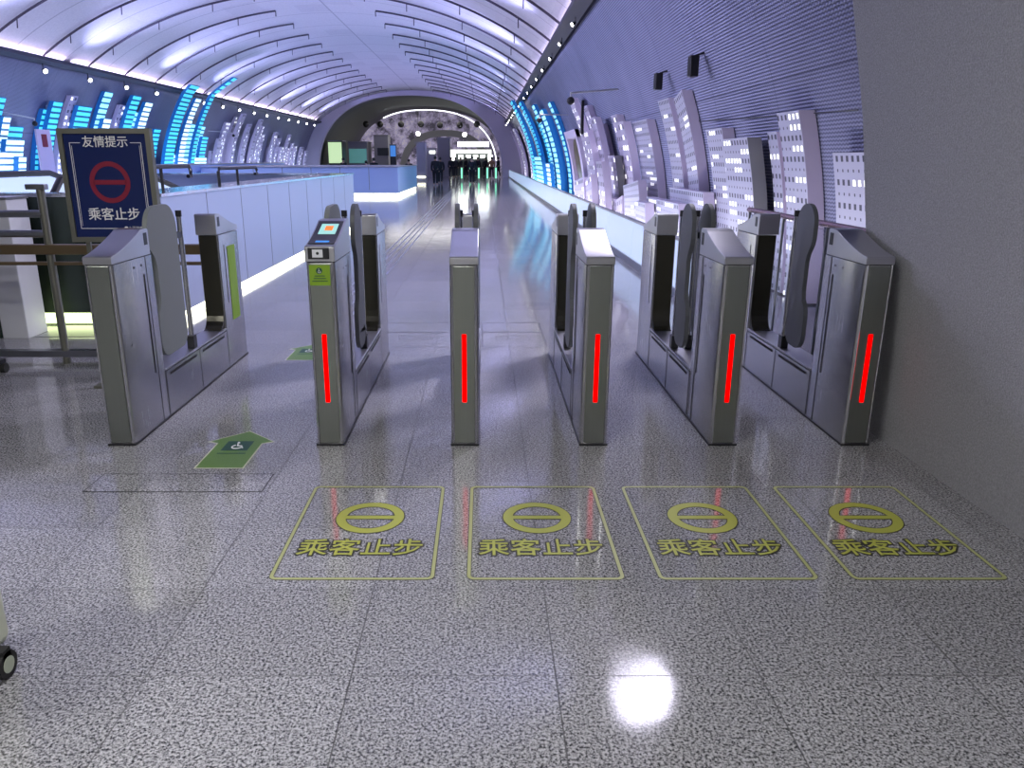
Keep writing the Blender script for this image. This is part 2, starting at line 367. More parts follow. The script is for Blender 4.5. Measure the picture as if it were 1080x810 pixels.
# near hall: leaning stucco partition, back wall, ceiling
near = [(2.34, 0), (2.33, .5), (2.25, 1.2), (2.15, 1.8), (2.01, 2.41), (1.78, 3.2), (1.66, 3.6)]
mb = MB(); pr = [(x, z) for x, z in near]+[(4.0, 3.6), (4.0, 0)]
mb.prismy(pr, -4, 4.60); struct(mb.build('wall_partition', 'stucco', smooth=True))
struct(MB().box((-19, -4.2, 0), (4.2, -4, 7.6)).build('wall_back', 'plainc'))
struct(MB().box((-19, -4, 3.6), (4.2, 4.60, 3.8)).build('ceiling_hall', 'plainc'))
struct(MB().box((-19, 4.60, 3.6), (4.2, 4.72, 8.2)).build('wall_header', 'plainc'))
# cornices at the spring of the vault
for nme, sd in (('trim_1', 1), ('trim_2', -1)):
    x = wx(ZB, sd); mb = MB()
    pts = [(x, 4.62), (x-sd*.32, 4.70), (x-sd*.32, 4.80), (x-sd*.28, 4.80), (x-sd*.28, 4.74), (x+sd*.05, 4.72)]
    mb.prismy(pts if sd > 0 else pts[::-1], YN+.1, YF); struct(mb.build(nme, 'cornice'))
# portal and second vault
def arch(cx, hw, h, n=48, e=2.4):
    out = []
    for i in range(n+1):
        t = pi*i/n; c, s_ = cos(t), sin(t)
        out.append((cx+hw*math.copysign(abs(c)**(2/e), c), h*abs(s_)**(2/e)))
    return out
outer = [(wx(z, 1), z) for z in zs]+ceil_prof[1:-1]+[(wx(z, -1), z) for z in zs[::-1]]
def resample(pl, n):
    L = [0]
    for a, b in zip(pl, pl[1:]): L.append(L[-1]+math.dist(a, b))
    out = []; k = 0
    for i in range(n+1):
        d = L[-1]*i/n
        while k < len(L)-2 and L[k+1] < d: k += 1
        f = (d-L[k])/max(1e-9, L[k+1]-L[k]); a, b = pl[k], pl[k+1]
        out.append((a[0]+(b[0]-a[0])*f, a[1]+(b[1]-a[1])*f))
    return out
inner = arch(-6.6, 8.3, 7.0)
mb = MB(); N = 60; A = resample(outer, N); B = resample(inner, N)
for y in (YF-.02, YF+.6):
    mb.v += [(x, y, z) for x, z in A]+[(x, y, z) for x, z in B]
n_ = N+1
for i in range(N):
    mb.face((i, i+1, n_+i+1, n_+i)); mb.face((2*n_+i, 3*n_+i, 3*n_+i+1, 2*n_+i+1)); mb.face((n_+i, n_+i+1, 3*n_+i+1, 3*n_+i))
struct(mb.build('wall_portal', 'portal', smooth=True))
struct(sheet('ceiling_far_vault', arch(-6.6, 9.1, 7.2), YF+.6, 97, 'olive', 4, True))
struct(MB().box((-15.8, 97, 0), (2.8, 97.2, 7.3)).build('wall_end', 'mural'))

# ------------------------------------------------------------------ ribs and lamps of the vault
def ell(t): return (XC+AW*cos(t), BH*sin(t))
ribY = [27.3+3*k for k in range(-4, 15)]
for side in (1, -1):
    for k, Y in enumerate(ribY):
        mb = MB(); tt = t0+.005; te = pi/2-.18
        pts = []
        for i in range(25):
            t = tt+(te-tt)*i/24; t = t if side > 0 else pi-t
            x, z = ell(t); pts.append((XC+(x-XC)*.994, Y, z-.07))
        mb.tube(pts, .035, seg=6)
        for q in (5, 12, 19):
            p = pts[q]; mb.tube([p, (p[0], Y-.05, p[2]-.28)], .018, seg=5)
        mb.tube([pts[-1], (pts[-1][0], Y, pts[-1][2]-.2)], .02, seg=5)
        o = struct(mb.build('ceiling_rib', 'rib', smooth=True))
def spotlight(loc, aim, label, group, s=1):
    t = thing('spotlight', label, 'spotlight', loc, group)
    a = Vector(aim).normalized()
    MB().tube([(0,0,0), a*.11*s, a*.15*s], [.05*s, .075*s, .08*s], seg=12).build('housing', 'black', t, True)
    MB().tube([a*.151*s, a*.16*s], .07*s, seg=12).build('lens', 'lampw', t, True)
    MB().tube([(0,0,0), (0,0,.2*s)], .015*s, seg=6).build('bracket', 'black', t)
    return t
for k, Y in enumerate(ribY[3:]):
    spotlight((wx(4.45, -1, .35), Y, 4.42), (.75, -.55, -.35), 'small bright spotlight under left cornice, %s from the left edge' % ORD[k], 'spotlights under the left cornice')
for k, Y in enumerate([y+(.5 if y > 60 else 0) for y in ribY[1:]]):
    spotlight((wx(4.5, 1, .38), Y, 4.44), (-.8, -.4, -.5), 'small white spotlight under right cornice, %s from the top of frame' % ORD[k], 'spotlights under the right cornice', .6)

# ------------------------------------------------------------------ skyline relief towers
def wt(z, side, d=0):
    if z <= ZB: return wx(z, side, d)
    q = AW*sqrt(max(0, 1-((z+.06*min(1, (z-ZB)*4))/BH)**2))-d
    return XC+side*q
def solve_wall(x, y, side, d):
    r = ray(x, y); lo, hi = 3.0, 300.0
    g = lambda Y: (r.x/r.y*Y - wt(H+r.z/r.y*Y, side, d))*side if H+r.z/r.y*Y < BH-.2 else 1
    for _ in range(60):
        mid = (lo+hi)/2
        if g(mid) < 0: lo = mid
        else: hi = mid
    return lo, H+r.z/r.y*lo
LAYERS = {1: [], -1: []}
def tower(side, x0, x1, ytop, mfront, mside, label, group, lay=0, zb=.02, slope=0, cat='tower'):
    while True:
        d = lay*.2+.19
        (Ya, za), (Yb, zb2) = solve_wall(x0, ytop, side, d), solve_wall(x1, ytop, side, d)
        Y0, Y1 = min(Ya, Yb), max(Ya, Yb); Y1 = min(Y1, 71.2); Y0 = min(Y0, Y1-.25); zt = (za+zb2)/2
        if zt > 4.5 and lay < 3: lay += 1; continue
        if any(l == lay and Y0 < b+.02 and Y1 > a-.02 for a, b, l in LAYERS[side]): lay += 1; continue
        break
    LAYERS[side].append((Y0, Y1, lay))
    zt0, zt1 = zt+slope, zt-slope
    mb = MB(); n = 14; dk = lay*.2+.02
    for i in range(n+1):
        f = i/n
        for (Y, ztt) in ((Y0, zt0), (Y1, zt1)):
            z = zb+(ztt-zb)*f
            mb.v.append((wt(z, side, d), Y, z)); mb.v.append((wt(z, side, dk), Y, z))
    W = Y1-Y0
    for i in range(n):
        a = i*4; b = a+4
        v0 = (zt-zb)*(i-n)/n; v1 = (zt-zb)*(i+1-n)/n
        mb.face((a, b, b+2, a+2), 0, ((0, v0), (0, v1), (W, v1), (W, v0)))
        mb.face((a, a+1, b+1, b), 1); mb.face((a+2, b+2, b+3, a+3), 1); mb.face((a+1, a+3, b+3, b+1), 1)
    e = n*4; mb.face((e, e+1, e+3, e+2), 1); mb.face((0, 2, 3, 1), 1)
    return tag(mb.build('skyline_tower', [mfront, mside]), label, cat, group)
G1 = 'white punched-metal towers on the right wall'
right = [
 (878,913.5,161,'six-window-wide low tower beside the grey stucco wall',.14,0),
 (818.8,842.5,118,'tallest near tower with lit top row and plain lavender side',.17,0),
 (809,819,139.5,'lower shoulder block left of the tall near tower',.15,0),
 (744,761,136,'narrow tower with bright top row behind the broad angular block',.15,0),
 (761,788,146,'broad block with angled grey side, right of the twin towers',.22,0),
 (693,705,105,'left one of the two tall twin towers',.17,0),
 (709,720,100,'right one of the two tall twin towers, with pointed top',.24,.05),
 (706,741,200,'wide low block at the foot of the twin towers',.40,0),
 (666,682,127.5,'tall square-topped tower with shaded notch, left of the twin towers',.24,0),
 (644,650,121.5,'slender tower with small lit cap, fourth tall one from the twins',.3,0),
 (651,657,128.5,'slim shoulder of the slender capped tower',.2,0),
 (627,634,131.5,'dotted tower under a black fin',.25,0),
 (622,627,124,'thin tower left of the dotted tower under the fin',.2,0),
 (614,619,112,'thin tall tower with rounded top beside the black fin',.3,0),
 (599,604,104.5,'tallest thin leaning tower under the camera arm',.35,0),
 (613,619,138,'medium dotted tower before the tall thin leaning tower',.45,0),
 (641,648,164,'short grey-green dotted tower at the foot of the slender one',.3,0),
 (657,673,193,'low white leaning block with banded face above the gate',.5,.08),
 (682,715,211,'widest low white block behind the fourth gate',.5,0),
 (605,615,189,'small block under the oval-holed frame',.5,.1),
 (617,623,187,'small narrow block right of the one under the oval frame',.5,.1),
 (635,648,208,'low dotted block on the parapet over the third lane',.55,0),
 (649,656,209,'low narrow block beside the low dotted block',.55,.08),
 (670,680,213,'small white block with bright rows beside the widest low block',.6,0),
 (628,634,170,'thin short tower between dotted tower and grey-green tower',.4,0),
]
Yo = [solve_wall(595.5, 138, 1, .3)[0], solve_wall(608, 138, 1, .3)[0]]
LAYERS[1] += [(min(Yo), max(Yo), 0), (min(Yo), max(Yo), 1)]
for k, (a, b, y, lb, d, sl) in enumerate(right):
    side_m = 'towerdk' if k in (4, 16) else 'towerside'
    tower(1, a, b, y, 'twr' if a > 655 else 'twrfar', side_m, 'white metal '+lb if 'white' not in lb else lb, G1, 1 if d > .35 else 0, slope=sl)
GB = 'glowing cyan towers on the right wall'
bl = [(577,580,108),(573,577,121),(568,572,116),(563,567,122),(560,563,111),(554,558,146),(550,554,118),(546,549,108),(541,545,116),(537,540,107)]
for k, (a, b, y) in enumerate(bl):
    tower(1, a, b, y, 'cyan' if k % 2 else 'cyanw', 'cyside', 'glowing cyan banded tower on the right wall, %s from the near end' % ORD[k], GB, k % 3)
tower(1, 572,579,172,'whitet','cyside','low white-banded block at the foot of the near cyan towers',GB,3)
tower(1, 563,570,165,'cyanw','cyside','low pale block among the feet of the middle cyan towers',GB,3)
GF = 'far lavender towers on the right wall'
fl = [(549,551.5,137),(546,548,133),(543,545,141),(540,542,136),(537.5,539,146),(535.5,537,140)]
for k, (a, b, y) in enumerate(fl):
    tower(1, a, b, y, 'twrfar', 'towerside', 'far lavender tower at the end of the right wall, %s from the cyan group' % ORD[k], GF, k % 2)

GL = 'glowing blue towers on the left wall'
left = [(-6,7,102,'cyan','at the left frame edge, tallest there'),(4,12,123,'whitet','second from the left frame edge'),(9,25,133,'cyan','wide flat-topped, left of the pink board'),
 (7,26,147,'whitet','broad low one in front of the wide cyan tower'),(46,55,115,'cyan','just right of the pink board'),(57,67,107,'cyan','with pointed top, second right of the pink board'),
 (75,83,101,'twrfar','slim lavender one above the left part of the sign'),(83,98,112,'cyan','wide one above the sign'),(111,120,97,'cyanw','tall leaning one above the middle of the sign'),
 (110,118,125,'whitet','short one tucked above the sign'),(127,135,111,'twrfar','slim lavender-white one above the right part of the sign'),(141,150,101,'cyan','slender leaning one above the right edge of the sign'),
 (141,148,118,'cyanw','shorter pale one right beside the slender leaning tower'),(154,162,108,'whitet','thin pale one with pointed tip right of the sign'),(152,158,143,'whitet','small pale one right of the sign edge'),
 (163,170,136,'cyan','medium one left of the biggest arched tower'),(201,213,90,'cyan','biggest arched one with flat cap'),(207,213,104,'whitet','pale one between the two arched towers'),
 (202,208,131,'cyanw','short pale one below the long thin arc'),(211,217,133,'cyanw','last pale one before the lavender group'),(214,220,144,'cyan','small dark-capped one at the end of the blue group'),
 (177,190,163,'whitet','low white block under the biggest arched tower'),(191,202,167,'whitet','low white block under the thin arc'),(205,218,166,'whitet','low white block at the end of the blue group'),
 (0,8,160,'whitet','low block at the very left'),(20,28,165,'whitet','low block left of the pink board foot'),(47,55,166,'whitet','low block right of the pink board foot')]
for k, (a, b, y, m_, lb) in enumerate(left):
    tower(-1, a, b, y, m_, 'towerside' if m_ == 'twrfar' else 'cyside', 'blue banded tower on left wall, '+lb if m_ != 'twrfar' else 'pale tower on left wall, '+lb, GL, k % 2 if y < 140 else 2)
# the long thin arc reaching over the cornice
tower(-1, 247, 252, 82, 'cyan', 'cyside', 'longest thin cyan arc tower, reaching up over the cornice', GL, 4)
GV = 'lavender towers on the left wall'
lv = [(239,244,129),(249.5,252.5,123),(257,260.5,120),(231,235,146),(263,266,131),(275.5,278.5,126),(277,279.5,133),(277,280,142),(261.5,264,141),(291,294,139.5),(294,297,146),
 (306,308,142),(309,311,151),(297,301,155),(304.5,308,156),(312,314,154),(318,321,155),(323,327,159),(284,288,155),(223,228,159),(246,249,140),(269,273,150)]
for k, (a, b, y) in enumerate(sorted(lv)):
    tower(-1, a, b, y, 'twrfar', 'towerside', 'dotted lavender tower on the left wall, %s from the blue group' % ORD[k], GV, k % 2)

# frame with the brown oval, black fin
t = thing('oval_frame', 'pale frame holding a tall brown oval between cyan and white towers', 'wall relief', (0,0,0))
(Ya, za) = solve_wall(595.5, 138, 1, .3); (Yb, zb_) = solve_wall(608, 138, 1, .3)
Yc = (Ya+Yb)/2; hw = abs(Ya-Yb)/2; za = (za+zb_)/2
mb = MB()
for y0, y1, z0, z1 in ((Yc-hw, Yc-hw*.72, .4, za), (Yc+hw*.72, Yc+hw, .4, za), (Yc-hw, Yc+hw, za-.25, za), (Yc-hw, Yc+hw, .4, .75)):
    pts = []
    n = 10
    for i in range(n+1):
        z = z0+(z1-z0)*i/n; pts.append((wx(z, 1, .35), z))
    for i in range(n, -1, -1):
        z = z0+(z1-z0)*i/n; pts.append((wx(z, 1, .02), z))
    mb.prismy(pts[::-1], y0, y1)
mb.build('surround', 'towerside', t)
mb = MB(); n = 28; zc_ = (za-.25+.75)/2; hz = (za-.25-.75)/2
ring = [(Yc+hw*.66*cos(2*pi*i/n), zc_+hz*.95*sin(2*pi*i/n)) for i in range(n)]
mb.v = [(wx(z, 1, .24), y, z) for y, z in ring]+[(wx(z, 1, .05), y, z) for y, z in ring]
mb.face(range(n)); mb.face(list(range(n, 2*n))[::-1])
for i in range(n): j = (i+1) % n; mb.face((i, n+i, n+j, j))
mb.build('oval_panel', 'brownrail', t)
# pink notice board on the left wall
Yp, zp = solve_wall(31, 136, -1, 1.2); Yq, _ = solve_wall(46, 136, -1, 1.2)
t = thing('notice_board', 'lavender notice board with two red printed patches among the blue towers', 'board')
xb = wx(zp, -1, 1.35)
mb = MB().box((xb, min(Yp, Yq), 0), (xb+.06, max(Yp, Yq), zp)); mb.build('board', 'towerside', t)
mb = MB().box((xb+.06, min(Yp,Yq)+.25, zp-.55), (xb+.066, max(Yp,Yq)-.25, zp-.15)); mb.build('red_patch', 'redprint', t)
mb = MB()
for i in range(5): mb.box((xb+.06, min(Yp,Yq)+.25+.06*(i % 2), zp-1.5-.13*i), (xb+.066, max(Yp,Yq)-.3, zp-1.45-.13*i+.03))
mb.build('red_patch', 'redprint', t)

# camera arms, speakers
def arm(x0, y0, x1, y1, side, d, label):
    (Ya, za) = solve_wall(x0, y0, side, d); (Yb, zb) = solve_wall(x1, y1, side, .03)
    A_ = Vector((wx(za, side, d), Ya, za)); B_ = Vector((wx(zb, side, -.02), Yb, zb))
    t = thing('camera_arm', label, 'security camera', A_, 'security cameras on arms')
    MB().tube([(0,0,0), B_-A_], .022, seg=8).build('arm', 'offwhite', t, True)
    MB().tube([(0,0,.02), (0,0,-.1)], .018, seg=8).build('hanger', 'offwhite', t, True)
    MB().ball((0,0,-.16), .085).build('camera_dome', 'black', t, True)
arm(602, 98, 650, 94, 1, 1.3, 'white arm with dome camera over the tall thin towers on the right wall')
arm(569, 121, 598, 121, 1, 1.5, 'white arm with dome camera over the cyan towers on the right wall')
arm(36, 125, 2, 118, -1, .9, 'white arm with dome camera over the pink notice board')
arm(246, 140, 220, 138, -1, .9, 'white arm with camera across the lavender towers on the left wall')
for (x, y, s_, lb) in ((731, 70, .16, 'black wall speaker, larger and nearer one'), (694, 86, .15, 'black wall speaker, smaller one right above the slender towers')):
    Y, z = solve_wall(x, y, 1, .22); x_ = wx(z, 1, .22)
    t = thing('wall_speaker', lb, 'speaker', (x_, Y, z), 'black speakers on the purple wall')
    MB().box((-.06, -s_*.45, -s_*.9), (.07, s_*.45, s_*.9), 0, .02).build('cabinet', 'black', t, bevel=.01)
    MB().box((-.066, -s_*.36, -s_*.8), (-.06, s_*.36, s_*.8)).build('grille', 'seam', t)
    MB().tube([(.02,0,s_*.9), (.25,0,s_*1.3)], .015, seg=6).build('bracket', 'black', t)
Y, z = solve_wall(629, 122, 1, .1)
mb = MB(); pts = [(Y-.16, z-.5), (Y+.16, z-.45), (Y+.04, z+.35), (Y-.04, z+.4)]
mb.prismx(pts, wx(z, 1, .53), wx(z, 1, .46)); tag(mb.build('black_fin', 'black'), 'black pointed fin standing behind the dotted towers', 'fin')
# thin cable on the wall
pa = solve_wall(735, 128, 1, .03); pb = solve_wall(912, 118, 1, .03)
pts = []
for i in range(13):
    f = i/12; Y, z = solve_wall(735+(905-735)*f, 128-12*f, 1, .03); pts.append((wx(z, 1, .03), Y, z))
tag(MB().tube(pts, .007, seg=6).build('wall_cable', 'black'), 'thin dark cable running across the purple wall above the towers', 'cable')

# ------------------------------------------------------------------ parapets
def parapet(x, side, y0, y1, step, ztop, label):
    t = thing('glass_parapet', label, 'parapet', (x, y0, 0))
    k = 0; y = y0
    MB().box((-.02, 0, 0), (.12, y1-y0, .10)).build('kerb', 'wood', t)
    MB().box((-.015, 0, ztop), (.05, y1-y0, ztop+.03)).build('coping', 'tray', t)
    while y < y1-.01:
        ye = min(y+step, y1)
        MB().box((0, y-y0+.008, .10), (.03, ye-y0-.008, ztop)).build('glass_panel', 'frost', t); y = ye
    return t
parapet(2.30, 1, 7.25, 71.9, 2.4, .66, 'long low frosted glass parapet along the right wall')
parapet(-14.3, -1, 8.0, 71.9, 6.4, .85, 'long low frosted glass parapet along the far left wall')
t = thing('glass_railing', 'clear glass railing with copper handrail behind the rightmost gate', 'railing', (2.42, 4.68, 0))
MB().box((-.03, 0, 0), (.05, 2.5, .12)).build('base_channel', 'tray', t)
for i in range(3): MB().box((0, i*.83+.01, .12), (.012, i*.83+.81, 1.10)).build('glass_panel', 'glass', t)
MB().tube([(.006, 0, 1.14), (.006, 2.5, 1.14)], .022, seg=12).build('handrail', 'rail_pink', t, True)
for i in (0.01, .82, 1.65, 2.47): MB().box((-.004, i-.012, .12), (.016, i+.012, 1.13)).build('post', 'tube', t)

# ------------------------------------------------------------------ ticket gates
GY0, GY1, GY2, GY3 = 4.14, 4.66, 5.86, 6.33
W2 = .077
def cap_profile(rev=False, z0=1.035, zf=1.078, zr=1.19, L=.50):
    pts = [(0, z0), (L, z0), (L, zr-.012), (L-.012, zr)]
    pts.append((L-.10, zr-.003))
    n = 9
    ya, za_ = L-.12, zr-.012
    for i in range(n+1):
        f = i/n; y = ya+(0.008-ya)*f; z = zf+(za_-zf)*(1-f)**1.35
        pts.append((y, z))
    pts.append((0, zf-.008))
    return pts
def paddle_outline(wide):
    if wide:
        f, nk, lo = -.45, -.36, -.42
    else:
        f, nk, lo = -.27, -.20, -.27
    pts = [(0, .46)]
    # pole side up
    pts += [(0, 1.17)]
    r = .13 if not wide else .15
    cy = 1.31-r
    for i in range(9):
        t = pi/2*i/8; pts.append((-r+r*cos(t), cy+r*sin(t)))
    for i in range(1, 10):
        t = pi/2+pi/2*i/9; pts.append((f+r+r*cos(t), cy+r*sin(t)))
    pts += [(f, 1.10), (f+.012, 1.06), (nk-.015, 1.00), (nk, .95), (nk, .76), (nk-.012, .71), (lo+.012, .66), (lo, .61), (lo, .50)]
    rb = .10
    for i in range(7):
        t = pi+pi/2*i/6; pts.append((lo+rb+rb*cos(t), .48+rb*sin(t)))
    for i in range(1, 7):
        t = -pi/2+pi/2*i/6; pts.append((-rb+rb*cos(t), .48+rb*sin(t)))
    return pts
def make_gate(x, label, wings, led=True, reader=False, sideglow=False):
    """wings: list of (side, wide)"""
    t = thing('ticket_gate', label, 'ticket gate', (x, GY0, 0), 'steel ticket gates across the passage')
    L1, L2, L3 = GY1-GY0, GY2-GY0, GY3-GY0
    zb = 1.035 if not reader else 1.05
    MB().box((-W2, .004, .0), (W2, L1, zb-.004), 0, .016).build('front_cabinet', 'steel', t, True)
    MB().box((-W2+.02, -.004, .02), (W2-.02, .006, zb-.008)).build('front_panel', 'steeld', t, bevel=.002)
    mb = MB()
    for s in (-1, 1): mb.tube([(s*(W2-.012), -.003, .01), (s*(W2-.012), -.003, zb)], .0035, seg=6)
    mb.build('front_trim', 'edge', t, True)
    MB().box((-W2+.004, .006, zb-.006), (W2-.004, L1-.004, zb+.002)).build('cap_gap', 'seam', t)
    if not reader:
        MB().prismx(cap_profile(), -W2-.001, W2+.001).build('front_cap', 'steelx', t, bevel=.003)
    else:
        MB().prismx(cap_profile(zf=1.135, zr=1.245, z0=1.052, L=.50), -W2-.004, W2+.004).build('front_cap', 'steelx', t, bevel=.003)
    c = MB().box((-W2-.0005, GY2-GY0, 0), (W2+.0005, L3, 1.03), 0, .016).build('rear_cabinet', 'steel', t, True)
    pr = [(L3-y, z) for y, z in cap_profile(L=L3-L2+.03)][::-1]
    MB().prismx(pr, -W2-.001, W2+.001).build('rear_cap', 'steelx', t, bevel=.003)
    # smoked inner face with coved foot
    pts = [(L2-.012, 1.03), (L2-.012, .46)]
    for i in range(6): a = pi/2*i/5; pts.append((L2-.012-.10*(1-cos(a)), .46-.14*sin(a)))
    pts += [(L2+.01, .32), (L2+.01, 1.03)]
    MB().prismx(pts, -W2+.012, W2-.012).build('inner_panel', 'inner', t)
    # low middle
    MB().box((-W2+.001, L1, 0), (W2-.001, L2, .305)).build('base_cabinet', 'steel', t)
    MB().box((-W2-.002, L1, .305), (W2+.002, L2, .318)).build('tray', 'tray', t, bevel=.003)
    # slots, lock, sensors, panel joints on both sides
    for s in (-1, 1):
        xs = s*(W2+.0005); a, b = (xs, xs+s*.002) if s > 0 else (xs+s*.002, xs)
        for y0 in (L1+.07, L1+.66):
            MB().box((a, y0, .262), (b, y0+.46, .278)).build('slot', 'seam', t)
        MB().box((a, .375, .33), (b, .386, .93)).build('sensor_slot', 'seam', t)
        MB().box((a, L2+.10, .5), (b, L2+.11, .95)).build('sensor_slot', 'seam', t)
        mb = MB()
        for y0 in (.26, .36): mb.tube([(a, y0, .985), (b, y0, .985)], .006, seg=8)
        mb.build('screw', 'seam', t)
        MB().box((a, .43, 1.095), (b, .475, 1.165), 0).build('sensor_window', 'black', t)
        MB().box((a, L2+.01, 1.095), (b, L2+.055, 1.165), 0).build('sensor_window', 'black', t)
        mb = MB()
        for y0 in (.42, L1, L1+.60, L2): mb.box((a, y0-.0015, .01), (b-s*.001 if s > 0 else b, y0+.0015, .30 if y0 > .5 else 1.03))
        mb.box((a, L1, .298), (b, L2, .302))
        mb.build('panel_joint', 'seam', t)
        MB().tube([(a, .12, .56), (b+s*.002, .12, .56)], .010, seg=10).build('lock', 'edge', t, True)
    MB().box((-W2-.004, -.006, 0), (W2+.004, L3+.004, .012)).build('plinth', 'black', t)
    if led:
        MB().box((-.013, -.009, .262), (.013, -.003, .655), 0).build('light_bar', 'red', t, bevel=.003)
    # wings
    py = 5.215-GY0
    for s, wide in wings:
        xo = s*(W2-.018)
        p = MB().prismx([(py-.075-(.05 if wide else 0)+y, z) for y, z in paddle_outline(wide)], xo-.014, xo+.014).build('paddle', 'paddle2' if wide else 'paddle', t, bevel=.009)
        MB().tube([(xo*.82, py, .318), (xo*.82, py, 1.215)], .017, seg=14).build('pole', 'edge', t, True)
        MB().tube([(xo*.82, py, 1.215), (xo*.82, py, 1.255)], .02, seg=14).build('pole_cap', 'black', t, True)
        MB().box((xo*.82-.024, py-.035, .318), (xo*.82+.024, py+.03, .41)).build('hinge_block', 'black', t, bevel=.004)
        MB().box((xo*.82-.012, py-.09, 1.08), (xo*.82+.012, py, 1.12)).build('hinge_arm', 'black', t)
    if len(wings) < 2 or sideglow:
        pass
    if reader:
        # glossy reader face lying on the slope
        sl = cap_profile(zf=1.135, zr=1.245, z0=1.052, L=.50)[5:-1]
        a, b = sl[1], sl[-2]
        th = [(y, z+.0045) for y, z in sl[0:-1]]
        mb = MB(); poly = th+[(y, z+.001) for y, z in sl[0:-1]][::-1]
        mb.prismx(poly, -W2+.006, W2-.006).build('reader_glass', 'black', t)
        def onslope(y): 
            for (ya, za_), (yb, zb_) in zip(sl, sl[1:]):
                if yb <= y <= ya: return za_+(zb_-za_)*(ya-y)/(ya-yb)
            return sl[0][1]
        def patch(name, y0, y1, x0, x1, m_, h=.006, n=6):
            mb = MB(); ys = [y0+(y1-y0)*i/n for i in range(n+1)]
            mb.prismx([(y, onslope(y)+h) for y in ys]+[(y, onslope(y)+.002) for y in ys[::-1]], x0, x1).build(name, m_, t)
        patch('display', .20, .34, -.046, .050, 'screen')
        patch('display_mark', .25, .31, -.018, .026, 'orange', .007)
        patch('status_line', .07, .095, -.035, .038, 'bluelcd', .006)
        MB().box((-.062, -.007, 1.066), (.052, -.0, 1.128)).build('scanner', 'black', t, bevel=.003)
        MB().box((-.038, -.009, 1.076), (.018, -.006, 1.118)).build('scanner_window', 'offwhite', t)
        MB().tube([(-.009, -.011, 1.098), (-.009, -.008, 1.098)], .008, seg=12).build('scanner_eye', 'black', t)
        st = MB().box((-.060, -.007, .925), (.052, -.0035, 1.035)).build('priority_sticker', 'green', t)
        st['label'] = 'green priority sticker with a dark pictogram'
        mb = MB(); mb.tube([(-.006, -.009, 1.005), (-.006, -.007, 1.005)], .017, seg=14)
        for i, w in enumerate((.028, .034, .042)): mb.box((-.004-w, -.0085, .975-.014*i), (-.004+w, -.007, .979-.014*i))
        mb.build('sticker_print', 'dkgreen', st)
        wheelchair(st, (-.006, -.0095, 1.003), .013, 'xz', 'white')
    return t
def wheelchair(parent, c, s, plane, m_):
    """a small wheelchair pictogram"""
    def P3(u, v): 
        return (c[0]+u*s, c[1], c[2]+v*s) if plane == 'xz' else (c[0]+u*s, c[1]+v*s, c[2])
    mb = MB()
    mb.tube([P3(-.1, .75), P3(-.1, .95)], .13*s, seg=8)
    mb.tube([P3(-.1, .6), P3(0, .05), P3(.45, .0), P3(.7, -.6)], .08*s, seg=6)
    mb.tube([P3(0.02+.5*cos(a), -.25+.5*sin(a)) for a in [R(120+22*i) for i in range(11)]], .07*s, seg=6)
    mb.build('wheelchair_symbol', m_, parent)

gates = [
 (-2.076, 'leftmost steel ticket gate, without a red light bar, beside the blue sign', [(1, True)], False, False),
 (-.878, 'steel ticket gate with card reader screen and green sticker, second from left', [(-1, True), (1, False)], True, True),
 (-.107, 'slim steel ticket gate seen head-on, third from left', [(-1, False), (1, False)], True, False),
 (.630, 'steel ticket gate with greenish front, fourth from left', [(-1, False), (1, False)], True, False),
 (1.373, 'steel ticket gate second from the right, two paddles above its cap', [(-1, False), (1, False)], True, False),
 (2.133, 'rightmost steel ticket gate against the grey stucco wall', [(-1, False)], True, False)]
gobj = []
for g in gates: gobj.append(make_gate(*g))
# sticker on the inner rear side of the left gate
MB().box((W2+.002, 6.33-GY0-.30, .35), (W2+.004, 6.33-GY0-.12, .93)).build('side_sticker', 'green', gobj[0])['label'] = 'tall green sticker on the side'

# ------------------------------------------------------------------ floor graphics
TXT = '\u4e58\u5ba2\u6b62\u6b65'
def rrect(x0, y0, x1, y1, r, n=5):
    out = []
    for cx_, cy_, a0 in ((x1-r,y0+r,-90),(x1-r,y1-r,0),(x0+r,y1-r,90),(x0+r,y0+r,180)):
        for k in range(n+1):
            t = R(a0+90*k/n); out.append((cx_+r*cos(t), cy_+r*sin(t)))
    return out
def ringflat(mb, o, i, z, h, m=0):
    n = len(mb.v); k = len(o)
    mb.v += [(x, y, z+h) for x, y in o]+[(x, y, z+h) for x, y in i]+[(x, y, z) for x, y in o]+[(x, y, z) for x, y in i]
    for a in range(k):
        b = (a+1) % k
        mb.face((n+a, n+b, n+k+b, n+k+a), m); mb.face((n+2*k+a, n+2*k+b, n+b, n+a), m); mb.face((n+k+a, n+k+b, n+3*k+b, n+3*k+a), m)
